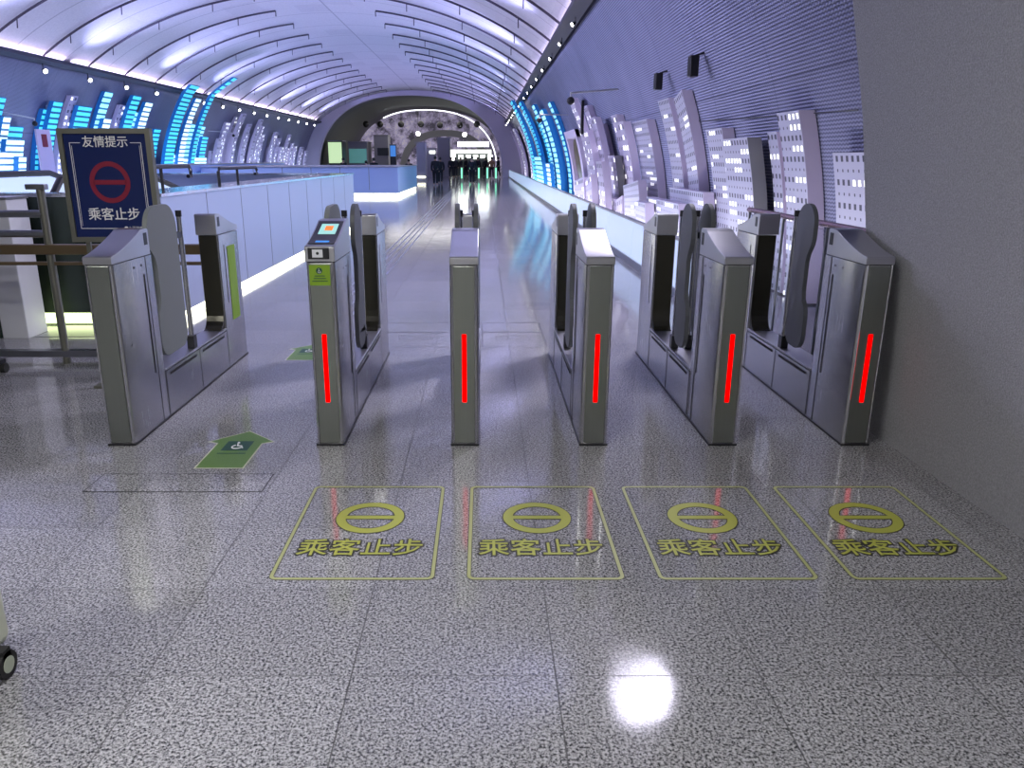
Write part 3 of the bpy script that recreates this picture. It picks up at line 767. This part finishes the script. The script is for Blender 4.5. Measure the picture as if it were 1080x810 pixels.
def decal(x0, x1, y0, y1, label):
    cx_, cy_ = (x0+x1)/2, (y0+y1)/2; w, h = (x1-x0)/2, (y1-y0)/2
    t = thing('floor_decal', label, 'floor decal', (cx_, cy_, 0), 'no-entry floor decals before the gates')
    mb = MB(); ringflat(mb, rrect(-w-.003, -h-.003, w+.003, h+.003, .033), rrect(-w+.017, -h+.017, w-.017, h-.017, .017), .0006, .0004); mb.build('border_outline', 'ink', t)
    mb = MB(); ringflat(mb, rrect(-w, -h, w, h, .03), rrect(-w+.014, -h+.014, w-.014, h-.014, .02), .0009, .0006); mb.build('border', 'pale', t)
    yc = 3.215-cy_
    circ = lambda r, s=40: [(r*cos(2*pi*i/s), yc+r*sin(2*pi*i/s)) for i in range(s)]
    mb = MB(); ringflat(mb, circ(.160), circ(.107), .0006, .0004); mb.box((-.118, yc-.022, .0006), (.118, yc+.022, .001)); mb.build('ring_outline', 'ink', t)
    mb = MB(); ringflat(mb, circ(.155), circ(.112), .0011, .0006); mb.box((-.115, yc-.016, .0011), (.115, yc+.016, .0016)); mb.build('no_entry_ring', 'yellow', t)
    yt = 2.92-cy_
    text('lettering_outline', TXT, .134, 'ink', t, (0, yt, .0012), (0,0,0), .0003, .0085, sy=1.12)
    text('lettering', TXT, .134, 'yellow', t, (0, yt, .0022), (0,0,0), .0002, .0010, sy=1.12)
    return t
decal(-.845, -.195, 2.67, 3.564, 'yellow no-entry floor decal before the leftmost red-lit gate')
decal(-.065, .555, 2.67, 3.564, 'yellow no-entry floor decal, second from the left')
decal(.69, 1.318, 2.67, 3.564, 'yellow no-entry floor decal, third from the left')
decal(1.448, 2.062, 2.67, 3.564, 'yellow no-entry floor decal nearest the stucco wall')
# green arrows
def arrow(x, y, s, label, back=False):
    t = thing('floor_arrow', label, 'floor decal', (x, y, 0), 'green floor arrows')
    def P_(k): return [(a*s, b*s) for a, b in ((-.125-k, -k), (.125+k, -k), (.125+k, .367-k*.3), (.178+k*2.2, .40-k), (0, .567+k*1.3), (-.178-k*2.2, .40-k), (-.125-k, .367-k*.3))]
    MB().prism(P_(.009), .0006, .0012).build('arrow_border', 'cream', t)
    MB().prism(P_(0), .0013, .0018).build('arrow_field', 'greend', t)
    MB().box((-.075*s, .25*s, .0019), (.075*s, .40*s, .0022)).build('pictogram_plate', 'dkgreen', t)
    wheelchair(t, (0, .32*s, .0024), .055*s, 'xy', 'white')
    MB().box((-.08*s, .20*s, .0019), (.08*s, .215*s, .0022)).build('caption_line', 'dkgreen', t)
arrow(-1.411, 3.805, 1, 'green wheelchair arrow on the floor of the wide lane')
arrow(-1.50, 6.1, .95, 'second green arrow, partly hidden behind the card reader gate')
# access cover left of the decals
cvr = MB().box((-1.98, 3.50, .0003), (-1.10, 3.72, .0012)); 
o = cvr.build('floor_hatch', 'floor'); tag(o, 'darker granite cover slab flush in the floor below the green arrow', 'floor hatch')
mb = MB()
ringflat(mb, [(-1.985,3.495),(-1.095,3.495),(-1.095,3.725),(-1.985,3.725)], [(-1.979,3.501),(-1.101,3.501),(-1.101,3.719),(-1.979,3.719)], .0008, .0008); mb.build('joint', 'seam', o)
# worn marks beyond the gates (for people coming the other way)
for k, (x0, x1, lb) in enumerate(((-1.0, -.25, 'worn grey floor frame behind the lane left of the head-on gate'), (-.02, .56, 'worn grey floor frame behind the lane right of the head-on gate'))):
    t = thing('worn_floor_frame', lb, 'floor decal', (0,0,0), 'worn floor frames behind the gates')
    mb = MB(); ringflat(mb, rrect(x0, 6.55, x1, 7.6, .05), rrect(x0+.012, 6.562, x1-.012, 7.588, .04), .0006, .0005); mb.build('frame_line', 'faint', t)
    c0 = (x0+x1)/2
    mb = MB(); ringflat(mb, rrect(c0-.16, 6.85, c0+.16, 7.0, .02), rrect(c0-.15, 6.86, c0+.15, 6.99, .015), .0006, .0005); mb.box((c0-.27, 7.14, .0006), (c0+.27, 7.17, .001)); mb.build('caption_mark', 'faint', t)
# tactile strips in the floor
t = thing('guide_strip', 'long set of thin steel guiding lines set in the floor', 'guide strip', (-1.55, 8, 0))
for i in range(4): MB().box((-.18+.11*i, 0, 0), (-.155+.11*i, 36, .004)).build('steel_line', 'tray', t)

# ------------------------------------------------------------------ long counters on the left
t = thing('escalator_parapet', 'long pale blue parapet box with light strip along its foot, left of the passage', 'parapet', (-3.05, 7.45, 0))
L = 11.15; WB = 4.6
MB().box((-.12, 0, .09), (0, L, 1.24)).build('side_wall', 'bluesat', t)
MB().box((-WB, 0, .13), (-.12, .12, 1.24)).build('end_wall', 'darkpanel', t)
MB().box((-WB, L-.12, .09), (-.12, L, 1.24)).build('end_wall', 'bluesat', t)
MB().box((-WB, .12, .09), (-WB+.12, L-.12, 1.24)).build('side_wall', 'bluesat', t)
mb = MB().box((-.52, -.02, 1.24), (.02, L+.02, 1.27)); mb.box((-WB-.02, -.02, 1.24), (-.52, .30, 1.27)); mb.box((-WB-.02, L-.4, 1.24), (-.52, L+.02, 1.27)); mb.build('ledge', 'ledge', t)
mb = MB()
for i in range(1, 9): mb.box((0, i*L/9-.004, .1), (.003, i*L/9+.004, 1.23))
mb.build('panel_joint', 'wood', t)
MB().box((-.06, .06, 0), (-.015, L-.06, .09)).build('light_strip', 'strip', t)
MB().box((-WB+.06, .02, .02), (-.2, .06, .125)).build('light_strip', 'greenstrip', t)
MB().box((-WB, .06, 0), (-.06, .12, .13)).build('recess_back', 'darkpanel', t)
MB().box((-1.10, -.5, 0), (.0, 0, .004)).build('foot_plate', 'tray', t)
# pillar on its left end
x0 = -4.42
t = thing('entry_pillar', 'pale steel pillar by the dark panel at the left edge', 'pillar', (-4.42, 6.9, 0))
MB().box((0, 0, .0), (.24, .32, 1.24), 0, .01).build('shaft', 'offwhite', t, True)
MB().box((-.3, .0, 0), (-.002, .32, 1.18)).build('side_panel', 'darkpanel', t)
MB().box((-.31, -.01, 1.24), (.25, .33, 1.26)).build('top_plate', 'tray', t)
# second counter further back
t = thing('service_counter', 'blue service counter box further down the passage with staff behind', 'counter', (-3.72, 34.5, 0))
pts = [(-.9, 0), (-.0, 0), (0.05, 9.2), (-9, 9.2), (-9, 0)]
MB().prism([(0, 0), (.05, 9.2), (-8.5, 9.2), (-8.5, 0)], .15, 1.25).build('body', 'bluesat2', t)
MB().prism([(-.06, .06), (-.01, 9.1), (-8.4, 9.1), (-8.4, .06)], 0, .02).build('plinth', 'black', t)
MB().prism([(-.05, .04), (0, 9.15), (-8.4, 9.15), (-8.4, .04)], .02, .15).build('light_strip', 'strip', t)
MB().prism([(.04, -.04), (.09, 9.24), (-8.54, 9.24), (-8.54, -.04)], 1.25, 1.28).build('counter_top', 'tray', t)
mb = MB()
for i in range(1, 6): mb.box((-i*1.25-.01, -.003, .3), (-i*1.25+.01, 0, 1.24))
mb.build('panel_joint', 'wood', t)
# far counter wall running left
t = thing('blue_screen_wall', 'low blue panelled screen between the escalator box and the left towers', 'screen', (-12.6, 24, 0))
MB().box((0, 0, 0), (.15, 26, 1.35)).build('panel', 'bluesat2', t)
MB().box((-.03, 0, 1.35), (.18, 26, 1.4)).build('coping', 'tray', t)

# guard rails + escalator
def guard(x, y0, y1, z, label):
    t = thing('guard_rail', label, 'guard rail', (x, y0, 1.27), 'tube guard rails at the escalator')
    h = z-1.27; L_ = y1-y0
    MB().tube([(0, 0, 0), (0, 0, h*.8), (0, L_*.03, h), (0, L_*.97, h), (0, L_, h*.8), (0, L_, h*.5), (0, L_*.94, h*.5)], .022, seg=10).build('hoop', 'black', t, True)
    MB().tube([(0, L_*.45, 0), (0, L_*.45, h)], .018, seg=8).build('upright', 'black', t, True)
mb = MB()
guard(-3.53, 8.0, 9.6, 1.50, 'dark tube guard hoop nearest the blue sign')
guard(-3.53, 10.6, 12.4, 1.46, 'dark tube guard hoop further along the parapet ledge')
t = thing('escalator', 'escalator with black handrails and blue glass sides inside the parapet box', 'escalator', (-5.0, 8.6, 0))
for s in (-.95, .35):
    pts = [(s, 0.05, .75), (s, -.12, .95), (s, -.08, 1.2), (s, .12, 1.36), (s, .4, 1.40), (s, 2.3, 1.40), (s, 4.2, 1.0), (s, 6.5, .25)]
    MB().tube(pts, .04, seg=10).build('handrail', 'black', t, True)
    MB().prismx([(0.0, .6), (0.0, 1.2), (.15, 1.32), (.4, 1.36), (2.3, 1.36), (4.2, .96), (6.4, .25), (6.4, .02), (0.0, .02)], s-.006, s+.006).build('balustrade', 'frost', t)
mb = MB()
for i in range(14): mb.box((-.90, .3+i*.4, .02), (.30, .7+i*.4, max(.06, .55-max(0, i-4)*.06)))
mb.build('steps', 'tube', t)

# ------------------------------------------------------------------ barrier and sign on the left
t = thing('barrier_rail', 'steel barrier with tube rails and brown rail joined to the leftmost gate', 'barrier', (-3.36, 6.0, 0))
mb = MB(); MB().tube([(0,0,.0), (0,0,1.36)], .03, seg=12).build('post', 'signframe', t, True)
MB().box((-.10, -.03, 1.36), (.05, .03, 1.40)).build('post_cap', 'tube', t, bevel=.006)
MB().tube([(.78,0,.0), (.78,0,1.36)], .03, seg=12).build('post', 'signframe', t, True)
MB().box((.70, -.03, 1.36), (.86, .03, 1.40)).build('post_cap', 'tube', t, bevel=.006)
MB().tube([(-3.2,0,1.18), (0,0,1.18)], .028, seg=12).build('rail', 'tube', t, True)
MB().tube([(-3.2,0,1.03), (0,0,1.03)], .028, seg=12).build('rail', 'tube', t, True)
MB().box((-3.2, -.05, .875), (1.2, .03, .95)).build('brown_rail', 'brownrail', t, bevel=.008)
MB().box((-3.2, -.015, .79), (1.2, .015, .815)).build('lower_rail', 'brownrail', t)
MB().box((-3.2, -.04, .06), (1.2, .04, .11)).build('bottom_rail', 'tube', t)
MB().tube([(-.5,-.02,.035), (-.5,.02,.035)], .0349, seg=16)
# sign
SY = 5.3
tl = onY(60.2, 135.4, SY); tr = onY(158.4, 137, SY); bl_ = onY(81, 255, SY)
x0, x1, z1, z0 = tl.x, tr.x, tl.z, bl_.z
t = thing('sign_board', 'blue framed no-entry notice sign standing behind the leftmost gate', 'sign', ((x0+x1)/2, SY, 0))
w = (x1-x0)/2; fw = .033
mb = MB()
for a, b in (((-w, -.02, z0), (-w+fw, .03, z1)), ((w-fw, -.02, z0), (w, .03, z1)), ((-w+fw, -.02, z1-fw), (w-fw, .03, z1)), ((-w+fw, -.02, z0), (w-fw, .03, z0+fw))): mb.box(a, b)
mb.build('frame', 'signframe', t)
MB().box((-w+fw, -.006, z0+fw), (w-fw, .02, z1-fw)).build('panel', 'navy', t)
for s in (-1, 1): MB().box((s*(w-.08)-.015, .03, 0), (s*(w-.08)+.015, .05, z0+.3)).build('post', 'signframe', t)
MB().box((-w, -.02, 0), (w, .14, .02)).build('foot', 'signframe', t)
ix, zt_, zb_ = w-fw-.035, z1-fw-.055, z0+fw+.055
hx = .165
mb = MB(); yb = -.0085
mb.box((-ix, yb, zb_), (-ix+.004, -.006, zt_)); mb.box((ix-.004, yb, zb_), (ix, -.006, zt_)); mb.box((-ix+.012, yb, zb_+.02), (-ix+.014, -.006, zt_-.02)); mb.box((ix-.014, yb, zb_+.02), (ix-.012, -.006, zt_-.02))
mb.box((-ix, yb, zt_-.004), (-hx, -.006, zt_)); mb.box((hx, yb, zt_-.004), (ix, -.006, zt_)); mb.box((-ix, yb, zb_), (.05, -.006, zb_+.004)); mb.box((.19, yb, zb_), (ix, -.006, zb_+.004))
mb.build('line_frame', 'white', t)
text('heading', '\u53cb\u60c5\u63d0\u793a', .076, 'white', t, (0, -.008, zt_), (pi/2,0,0), .001, .0006)
text('message', TXT, .088, 'white', t, (.0, -.008, z0+(z1-z0)*.245), (pi/2,0,0), .001, .0008)
text('operator_name', '\u4e0a\u6d77\u5730\u94c1', .026, 'white', t, (.135, -.008, zb_+.002), (pi/2,0,0), .001)
zc_ = z0+(z1-z0)*.535; r1, r0 = .135, .103
mb = MB(); k = 48
o_ = [(r1*cos(2*pi*i/k), zc_+r1*sin(2*pi*i/k)) for i in range(k)]; i_ = [(r0*cos(2*pi*i/k), zc_+r0*sin(2*pi*i/k)) for i in range(k)]
mb.v += [(x, -.009, z) for x, z in o_]+[(x, -.009, z) for x, z in i_]
for a in range(k): b = (a+1) % k; mb.face((a, b, k+b, k+a))
mb.box((-.11, -.009, zc_-.015), (.11, -.007, zc_+.015)); mb.build('no_entry_ring', 'redprint', t)
mb = MB(); mb.tube([(.07, -.009, zb_+.002), (.07, -.007, zb_+.002)], .014, seg=16); mb.build('emblem', 'white', t)

# trolley by the barrier: only its castor shows
def castor(parent, c, r, m_='rubber'):
    w_ = MB().tube([(c[0]-.012, c[1], c[2]), (c[0]+.012, c[1], c[2])], r, seg=20).build('wheel', m_, parent, True)
    MB().tube([(c[0]-.0135, c[1], c[2]), (c[0]+.0135, c[1], c[2])], r*.6, seg=16).build('hub', 'hub', w_, True)
    return w_
q = onY(2, 388, 5.68)
t = thing('queue_stand', 'rolling queue stand at the left edge with a black castor', 'stand', (q.x-.12, 5.72, 0))
MB().box((-.30, -.04, .07), (.11, .04, .10)).build('foot_bar', 'black', t)
MB().tube([(-.18, 0, .10), (-.18, 0, .95)], .02, seg=10).build('pole', 'tube', t, True)
MB().tube([(-.18, 0, .95), (-.18, 0, .99)], .035, seg=12).build('head', 'black', t, True)
MB().tube([(.09, 0, .036), (.13, 0, .036)], .036, seg=18).build('wheel', 'rubber', t, True)
MB().tube([(-.30, 0, .036), (-.26, 0, .036)], .036, seg=18).build('wheel', 'rubber', t, True)

# suitcase bottom-left
t = thing('suitcase', 'pale green hard suitcase cut off by the left edge, on black-rimmed wheels', 'suitcase', (-1.50, 1.885, 0))
mb = MB()
pr = rrect(-.27, -.16, -.03, .30, .05)
mb.prism(pr, .085, .62); mb.build('shell', 'case', t, True, bevel=.03)
mb = MB()
for i in range(5): mb.box((-.031, -.06+.06*i, .14), (-.027, -.045+.06*i, .56))
mb.build('rib', 'case', t)
for (a, b) in ((-.015, -.06), (-.015, .2), (-.285, -.06), (-.285, .2)):
    castor(t, (a, b, .045), .045)
    MB().box((a-.02 if a > -.1 else a-.005, b-.02, .06), (a+.012, b+.02, .10)).build('castor_housing', 'rubber', t)
MB().tube([(-.2, .24, .60), (-.2, .24, .70), (-.1, .24, .70), (-.1, .24, .60)], .009, seg=8).build('handle', 'tube', t, True)

# ------------------------------------------------------------------ far end: shops, booths, people
def rectat(x0, y0, x1, y1, Y): 
    a, b = onY(x0, y0, Y), onY(x1, y1, Y); return a.x, b.x, max(0, b.z), a.z
def kiosk(name, label, cat, px, Y, depth, mbody, face=None, mface=None, extra=None):
    x0, x1, z0, z1 = rectat(*px, Y); t = thing(name, label, cat, (x0, Y, 0))
    MB().box((0, 0, 0), (x1-x0, depth, z1)).build('body', mbody, t)
    MB().box((-.05, -.05, z1), (x1-x0+.05, depth+.05, z1+.08)).build('roof_edge', 'greyp', t)
    if face:
        a, b, c_, d_ = rectat(*face, Y); MB().box((a-x0, -.06, c_), (b-x0, 0, d_)).build('lit_panel', mface, t)
    return t, x0
kiosk('shop_booth', 'green-lit shop booth at the far left foot of the arch', 'booth', (346, 149, 362, 176), 76, 2, 'shopdark', (346, 150, 361, 172), 'shopgreen')
kiosk('glass_booth', 'teal glass-walled booth right of the green-lit booth', 'booth', (367, 150, 388, 176), 79, 3, 'greyp', (368, 157, 387, 172), 'teal')
kiosk('information_block', 'grey block with dark display behind the service counter', 'kiosk', (394, 143, 410, 176), 80, 2, 'greyp', (398, 156, 410, 164), 'shopdark')
kiosk('advert_stand', 'blue lit advert stand right of the grey block', 'advert', (411, 153, 418, 176), 78, .5, 'shopdark', (411.5, 153.5, 417.5, 165), 'bluelcd')
kiosk('far_kiosk', 'small mauve block left of the two people', 'kiosk', (439, 151, 449, 190), 60, 1.5, 'greyp', (440, 186, 449, 187.5), 'strip')
kiosk('ticket_machine', 'tall grey partition behind the couple', 'partition', (461, 146, 475, 180), 76, 1.0, 'greyp')
kiosk('white_lit_sign', 'small kiosk with white lit sign above the couple', 'kiosk', (450, 157, 460, 182), 74, .8, 'greyp', (453, 159, 459, 162), 'shopwhite')
# shop with a white-framed portal
x0, x1, z0, z1 = rectat(471, 158, 518, 184, 82)
t = thing('passage_shop', 'wide shop front with glowing white frame at the passage end', 'shop', (x0, 82, 0))
W_ = x1-x0
MB().box((0, .6, 0), (W_, 4, z1-.1)).build('interior', 'shopdark', t)
MB().box((0, 0, z1-.35), (W_, .6, z1)).build('lit_frame', 'shopwhite', t)
MB().box((0, 0, .9), (.9, .5, z1-.35)).build('lit_frame', 'shopwhite', t)
MB().box((W_-.3, 0, .9), (W_, .5, z1-.35)).build('lit_frame', 'shopwhite', t)
for i in range(5): MB().box((1.2+i*.75, .3, 1.6+.1*(i % 2)), (1.7+i*.75, .5, 2.0)).build('shelf_light', 'shopwhite', t)
MB().box((W_*.25, .1, z1+.3), (W_*.95, .3, z1+.8)).build('lit_sign', 'stripw', t)
# exit gates in the distance
for k in range(5):
    x_ = onY(487+9*k, 190, 60).x
    t = thing('exit_gate', 'small far exit gate with green light, %s from the left' % ORD[k], 'ticket gate', (x_, 60, 0), 'far exit gates with green lights')
    MB().box((-.09, 0, 0), (.09, 1.6, 1.0)).build('cabinet', 'steeld', t); MB().box((-.05, -.02, .2), (.05, 0, .95)).build('light_bar', 'led_green', t)
# ring light and mural details
pts = [(x, 89, z) for x, z in arch(-6.4, 7.9, 6.75, 40)][2:-13]
o = MB().tube(pts, .055, seg=8).build('ring_light', 'ring', smooth=True); tag(o, 'thin curved white light line arching round the far vault', 'light')
mb = MB(); a1 = arch(-4.6, 5.4, 4.9, 30); a0 = arch(-4.6, 4.7, 4.2, 30); n = len(a1)
mb.v = [(x, 95.5, z) for x, z in a1]+[(x, 95.5, z) for x, z in a0]+[(x, 96.9, z) for x, z in a1]+[(x, 96.9, z) for x, z in a0]
for i in range(n-1): mb.face((i, i+1, n+i+1, n+i)); mb.face((i, 2*n+i, 2*n+i+1, i+1)); mb.face((n+i, n+i+1, 3*n+i+1, 3*n+i))
tag(mb.build('dark_arch', 'greyp'), 'dark arch band under the blossom mural at the end', 'arch')
for k, (x, y) in enumerate(((386,131),(401,131),(423,131),(444,131),(464,132),(485,132),(503,131))):
    q = onY(x, y, 87); t = thing('ceiling_speaker', 'round black speaker hanging before the far mural, %s from the left' % ORD[k], 'speaker', q, 'round speakers before the mural')
    MB().ball((0,0,0), .34).build('sphere', 'black', t, True); MB().tube([(0,0,.3), (0,0,cz(q.x)*.86-q.z)], .02, seg=6).build('hanger', 'black', t)
for k, (x, y) in enumerate(((441,141),(490,142))):
    q = onY(x, y, 86); t = thing('hanging_floodlight', ('left' if not k else 'right')+' one of two white floodlights before the mural', 'floodlight', q, 'floodlights before the mural')
    MB().ball((0,0,0), .22).build('lens', 'lampw', t, True); MB().tube([(0,0,.2), (0,0,cz(q.x)*.86-q.z)], .02, seg=6).build('hanger', 'black', t)

def skinmesh(name, verts, edges, rad, m_, parent, sub=1):
    me = bpy.data.meshes.new(name); me.from_pydata(verts, edges, []); me.materials.append(M[m_])
    o = bpy.data.objects.new(name, me); COL.objects.link(o); o.parent = parent
    sk = o.modifiers.new('skin', 'SKIN'); sk.use_smooth_shade = True
    for i, r in enumerate(rad):
        v = me.skin_vertices[0].data[i]; v.radius = r if isinstance(r, tuple) else (r, r)
        v.use_root = (i == 0)
    if sub: o.modifiers.new('sub', 'SUBSURF').levels = sub; o.modifiers['sub'].render_levels = sub
    return o
def person(loc, rz, label, group, top='cloth', stride=.12, armb=.0, scale=1.0, bag=False, sit=False):
    t = thing('person', label, 'person', loc, group); t.rotation_euler = (0, 0, rz); t.scale = (scale,)*3
    s = stride
    V = [(0,0,.95),(0,0,1.15),(0,.01,1.38),(0,.02,1.5),(0,.03,1.6),(0,.02,1.68),
         (-.19,0,1.40),(-.24,armb,1.14),(-.23,armb+.1,.90),(-.22,armb+.14,.80),
         (.19,0,1.40),(.24,-armb,1.14),(.23,-armb+.1,.90),(.22,-armb+.14,.80),
         (-.09,0,.90),(-.10,s*.6,.50),(-.10,s*.8-.03,.10),(-.10,s*.8+.12,.04),
         (.09,0,.90),(.10,-s*.5,.50),(.10,-s-.05,.12),(.10,-s+.10,.04)]
    E = [(0,1),(1,2),(2,3),(3,4),(4,5),(2,6),(6,7),(7,8),(8,9),(2,10),(10,11),(11,12),(12,13),(0,14),(14,15),(15,16),(16,17),(0,18),(18,19),(19,20),(20,21)]
    Rr = [.13,.12,.14,.055,.085,.075,.06,.045,.035,.03,.06,.045,.035,.03,.09,.06,.04,.035,.09,.06,.04,.035]
    skinmesh('body', V, E, Rr, 'skin', t)
    jv = [(0,0,.86),(0,0,1.15),(0,.01,1.40),(0,.015,1.49),(-.2,0,1.40),(-.25,armb,1.14),(-.235,armb+.1,.88),(.2,0,1.40),(.25,-armb,1.14),(.235,-armb+.1,.88)]
    skinmesh('jacket', jv, [(0,1),(1,2),(2,3),(2,4),(4,5),(5,6),(2,7),(7,8),(8,9)], [.175,.16,.175,.08,.085,.068,.055,.085,.068,.055], top, t)
    tv = [(0,0,.92),(-.1,0,.86),(-.10,s*.6,.50),(-.10,s*.8-.03,.09),(.1,0,.86),(.10,-s*.5,.50),(.10,-s-.05,.11)]
    skinmesh('trousers', tv, [(0,1),(1,2),(2,3),(0,4),(4,5),(5,6)], [.14,.115,.085,.065,.115,.085,.065], 'cloth', t)
    MB().ball((0, .005, 1.675), (.10, .115, .105)).build('hair', 'hair', t, True)
    mb = MB()
    if bag: MB().box((-.16, -.30, 1.02), (.16, -.15, 1.42), 0, .04).build('backpack', 'cloth2', t)
    return t
def pp(x, yfeet, label, rz=0, **k):
    d = ray(x, yfeet); tt = -H/d.z
    return person((d.x*tt, d.y*tt, 0), rz, label, 'people far down the passage', **k)
pp(459.5, 195.5, 'person in dark clothes walking away, left one of the couple', armb=.05)
pp(464.5, 193.5, 'person in dark clothes walking away, right one of the couple', armb=-.06, scale=.97)
pp(498, 194.5, 'lone person in dark clothes standing in mid passage', pi, armb=.02, stride=.05)
pp(476, 187.5, 'person in black just right of the couple', .4, stride=.2)
pp(480.5, 187, 'person in dark coat with backpack in the far group', .1, bag=True, top='cloth2')
pp(486, 186.5, 'person in dark coat left of the lone figure', 2.0)
pp(491.5, 186.5, 'person half hidden behind the lone figure', 1.0, top='cloth2')
pp(503.8, 186.5, 'person in dark coat right of the lone figure', -.5)
pp(512, 186.2, 'person in charcoal coat next to the tan jacket', .3, top='cloth2')
pp(518.5, 188.5, 'person in a tan jacket and dark trousers at the right', .2, top='tan', stride=.16)
pp(525.5, 187, 'person in dark clothes nearest the right parapet', 1.2)
for k, (x, y, Y, lb) in enumerate(((394, 166.5, 46, 'staff member in black behind the service counter, tallest'), (386, 170, 47, 'staff member left of the tallest one behind the counter'), (362, 166.5, 50, 'staff member at the left end behind the counter'), (431, 168, 52, 'person behind the right end of the counter'))):
    q = onY(x, y, Y); person((q.x, Y, 0), [0, .5, 2.6, pi][k], lb, 'staff behind the service counter', stride=.02, scale=max(.85, min(1.04, q.z/1.76)))

# ------------------------------------------------------------------ lights
def area(name, loc, rot, sx, sy, e, col, spread=pi):
    l = bpy.data.lights.new(name, 'AREA'); l.shape = 'RECTANGLE'; l.size = sx; l.size_y = sy; l.energy = e; l.color = col; l.spread = spread
    o = bpy.data.objects.new(name, l); COL.objects.link(o); o.location = loc; o.rotation_euler = rot
    return o
LAV = (.70, .60, 1.0); BLU = (.42, .50, 1.0)
# uplights in both cornices (facing up)
for k in range(5):
    y = 8+14*k
    area('cove_light_right', (XB-.15, y, 4.85), (0, pi-R(25), 0), .12, 13.5, 45, (.84, .72, 1.0))
    area('cove_light_left', (2*XC-XB+.15, y, 4.85), (0, pi+R(25), 0), .12, 13.5, 80, (.86, .72, 1.0))
# floodlights on the cornices throwing light across the vault
for k in range(10):
    for sd in (1, -1):
        p = Vector((wx(4.45, sd, .75), 9.3+6.6*k, 4.35)); aim = Vector((XC-sd*.5, p.y, 7.4))-p
        l = bpy.data.lights.new('vault_flood', 'SPOT'); l.energy = 1300; l.spot_size = R(112); l.spot_blend = 1; l.color = (.47, .49, 1.0); l.shadow_soft_size = .15
        o = bpy.data.objects.new('vault_flood', l); COL.objects.link(o); o.location = p; o.rotation_euler = aim.to_track_quat('-Z', 'Y').to_euler()
# added spots at cornice height, brightening the passage floor
for k in range(7):
    for sd, xx in ((1, -1.2), (-1, -8.5)):
        p = Vector((wx(4.4, sd, .62), 7.6+4.4*k+(2.2 if sd < 0 else 0), 4.35)); aim = Vector((xx, p.y-.6, 0))-p
        l = bpy.data.lights.new('floor_fill_spot', 'SPOT'); l.energy = 1000 if sd > 0 else 1150; l.spot_size = R(105); l.spot_blend = 1; l.color = (.84, .80, 1.0); l.shadow_soft_size = .35
        o = bpy.data.objects.new('floor_fill_spot', l); COL.objects.link(o); o.location = p; o.rotation_euler = aim.to_track_quat('-Z', 'Y').to_euler()
# added unseen strips behind the parapets, giving the tower fronts light
for k in range(6):
    y = 4.9+11*k
    colr = LAV if k not in (3,) else (.5, .7, 1)
    area('tower_fill_right', (2.62, y+5.4, .25), (0, pi+R(36), 0), .15, 10.5, 48, (.93, .88, 1.0))
    area('tower_fill_left', (-14.75, y+5.4, .25), (0, pi-R(30), 0), .15, 10.5, 130, (.55, .68, 1.0))
# neutral light of the near hall
for k, (x, y) in enumerate(((-.9, -1.8), (-3.6, .6), (-.9, 1.6))):
    t = thing('ceiling_panel_light', 'square ceiling panel light in the hall, %s' % ORD[k], 'ceiling light', (x, y, 3.6), 'ceiling lights of the hall')
    MB().box((-.62, -.32, -.03), (.62, .32, 0)).build('frame', 'offwhite', t)
    l = area('hall_light', (x, y, 3.55), (0, 0, 0), 1.2, .6, 88, (1, .985, .97))
area('far_hall_light', (-6.4, 84, 6.2), (0, 0, 0), 8, 14, 520, (1, .97, .92))
l = bpy.data.lights.new('spot', 'SPOT'); l.energy = 30; l.spot_size = R(70); l.color = (1, .98, .9); l.shadow_soft_size = .03
o = bpy.data.objects.new('spot', l); COL.objects.link(o); o.location = (1.62, 6.7, 3.35)
o.rotation_euler = (R(-12), 0, 0)

w = bpy.data.worlds.new('world'); S.world = w; w.use_nodes = True
w.node_tree.nodes['Background'].inputs[0].default_value = (.6, .62, .8, 1); w.node_tree.nodes['Background'].inputs[1].default_value = .02
S.view_settings.view_transform = 'Standard'; S.view_settings.look = 'None'; S.view_settings.exposure = 0; S.view_settings.gamma = 1
S.view_settings.use_curve_mapping = False
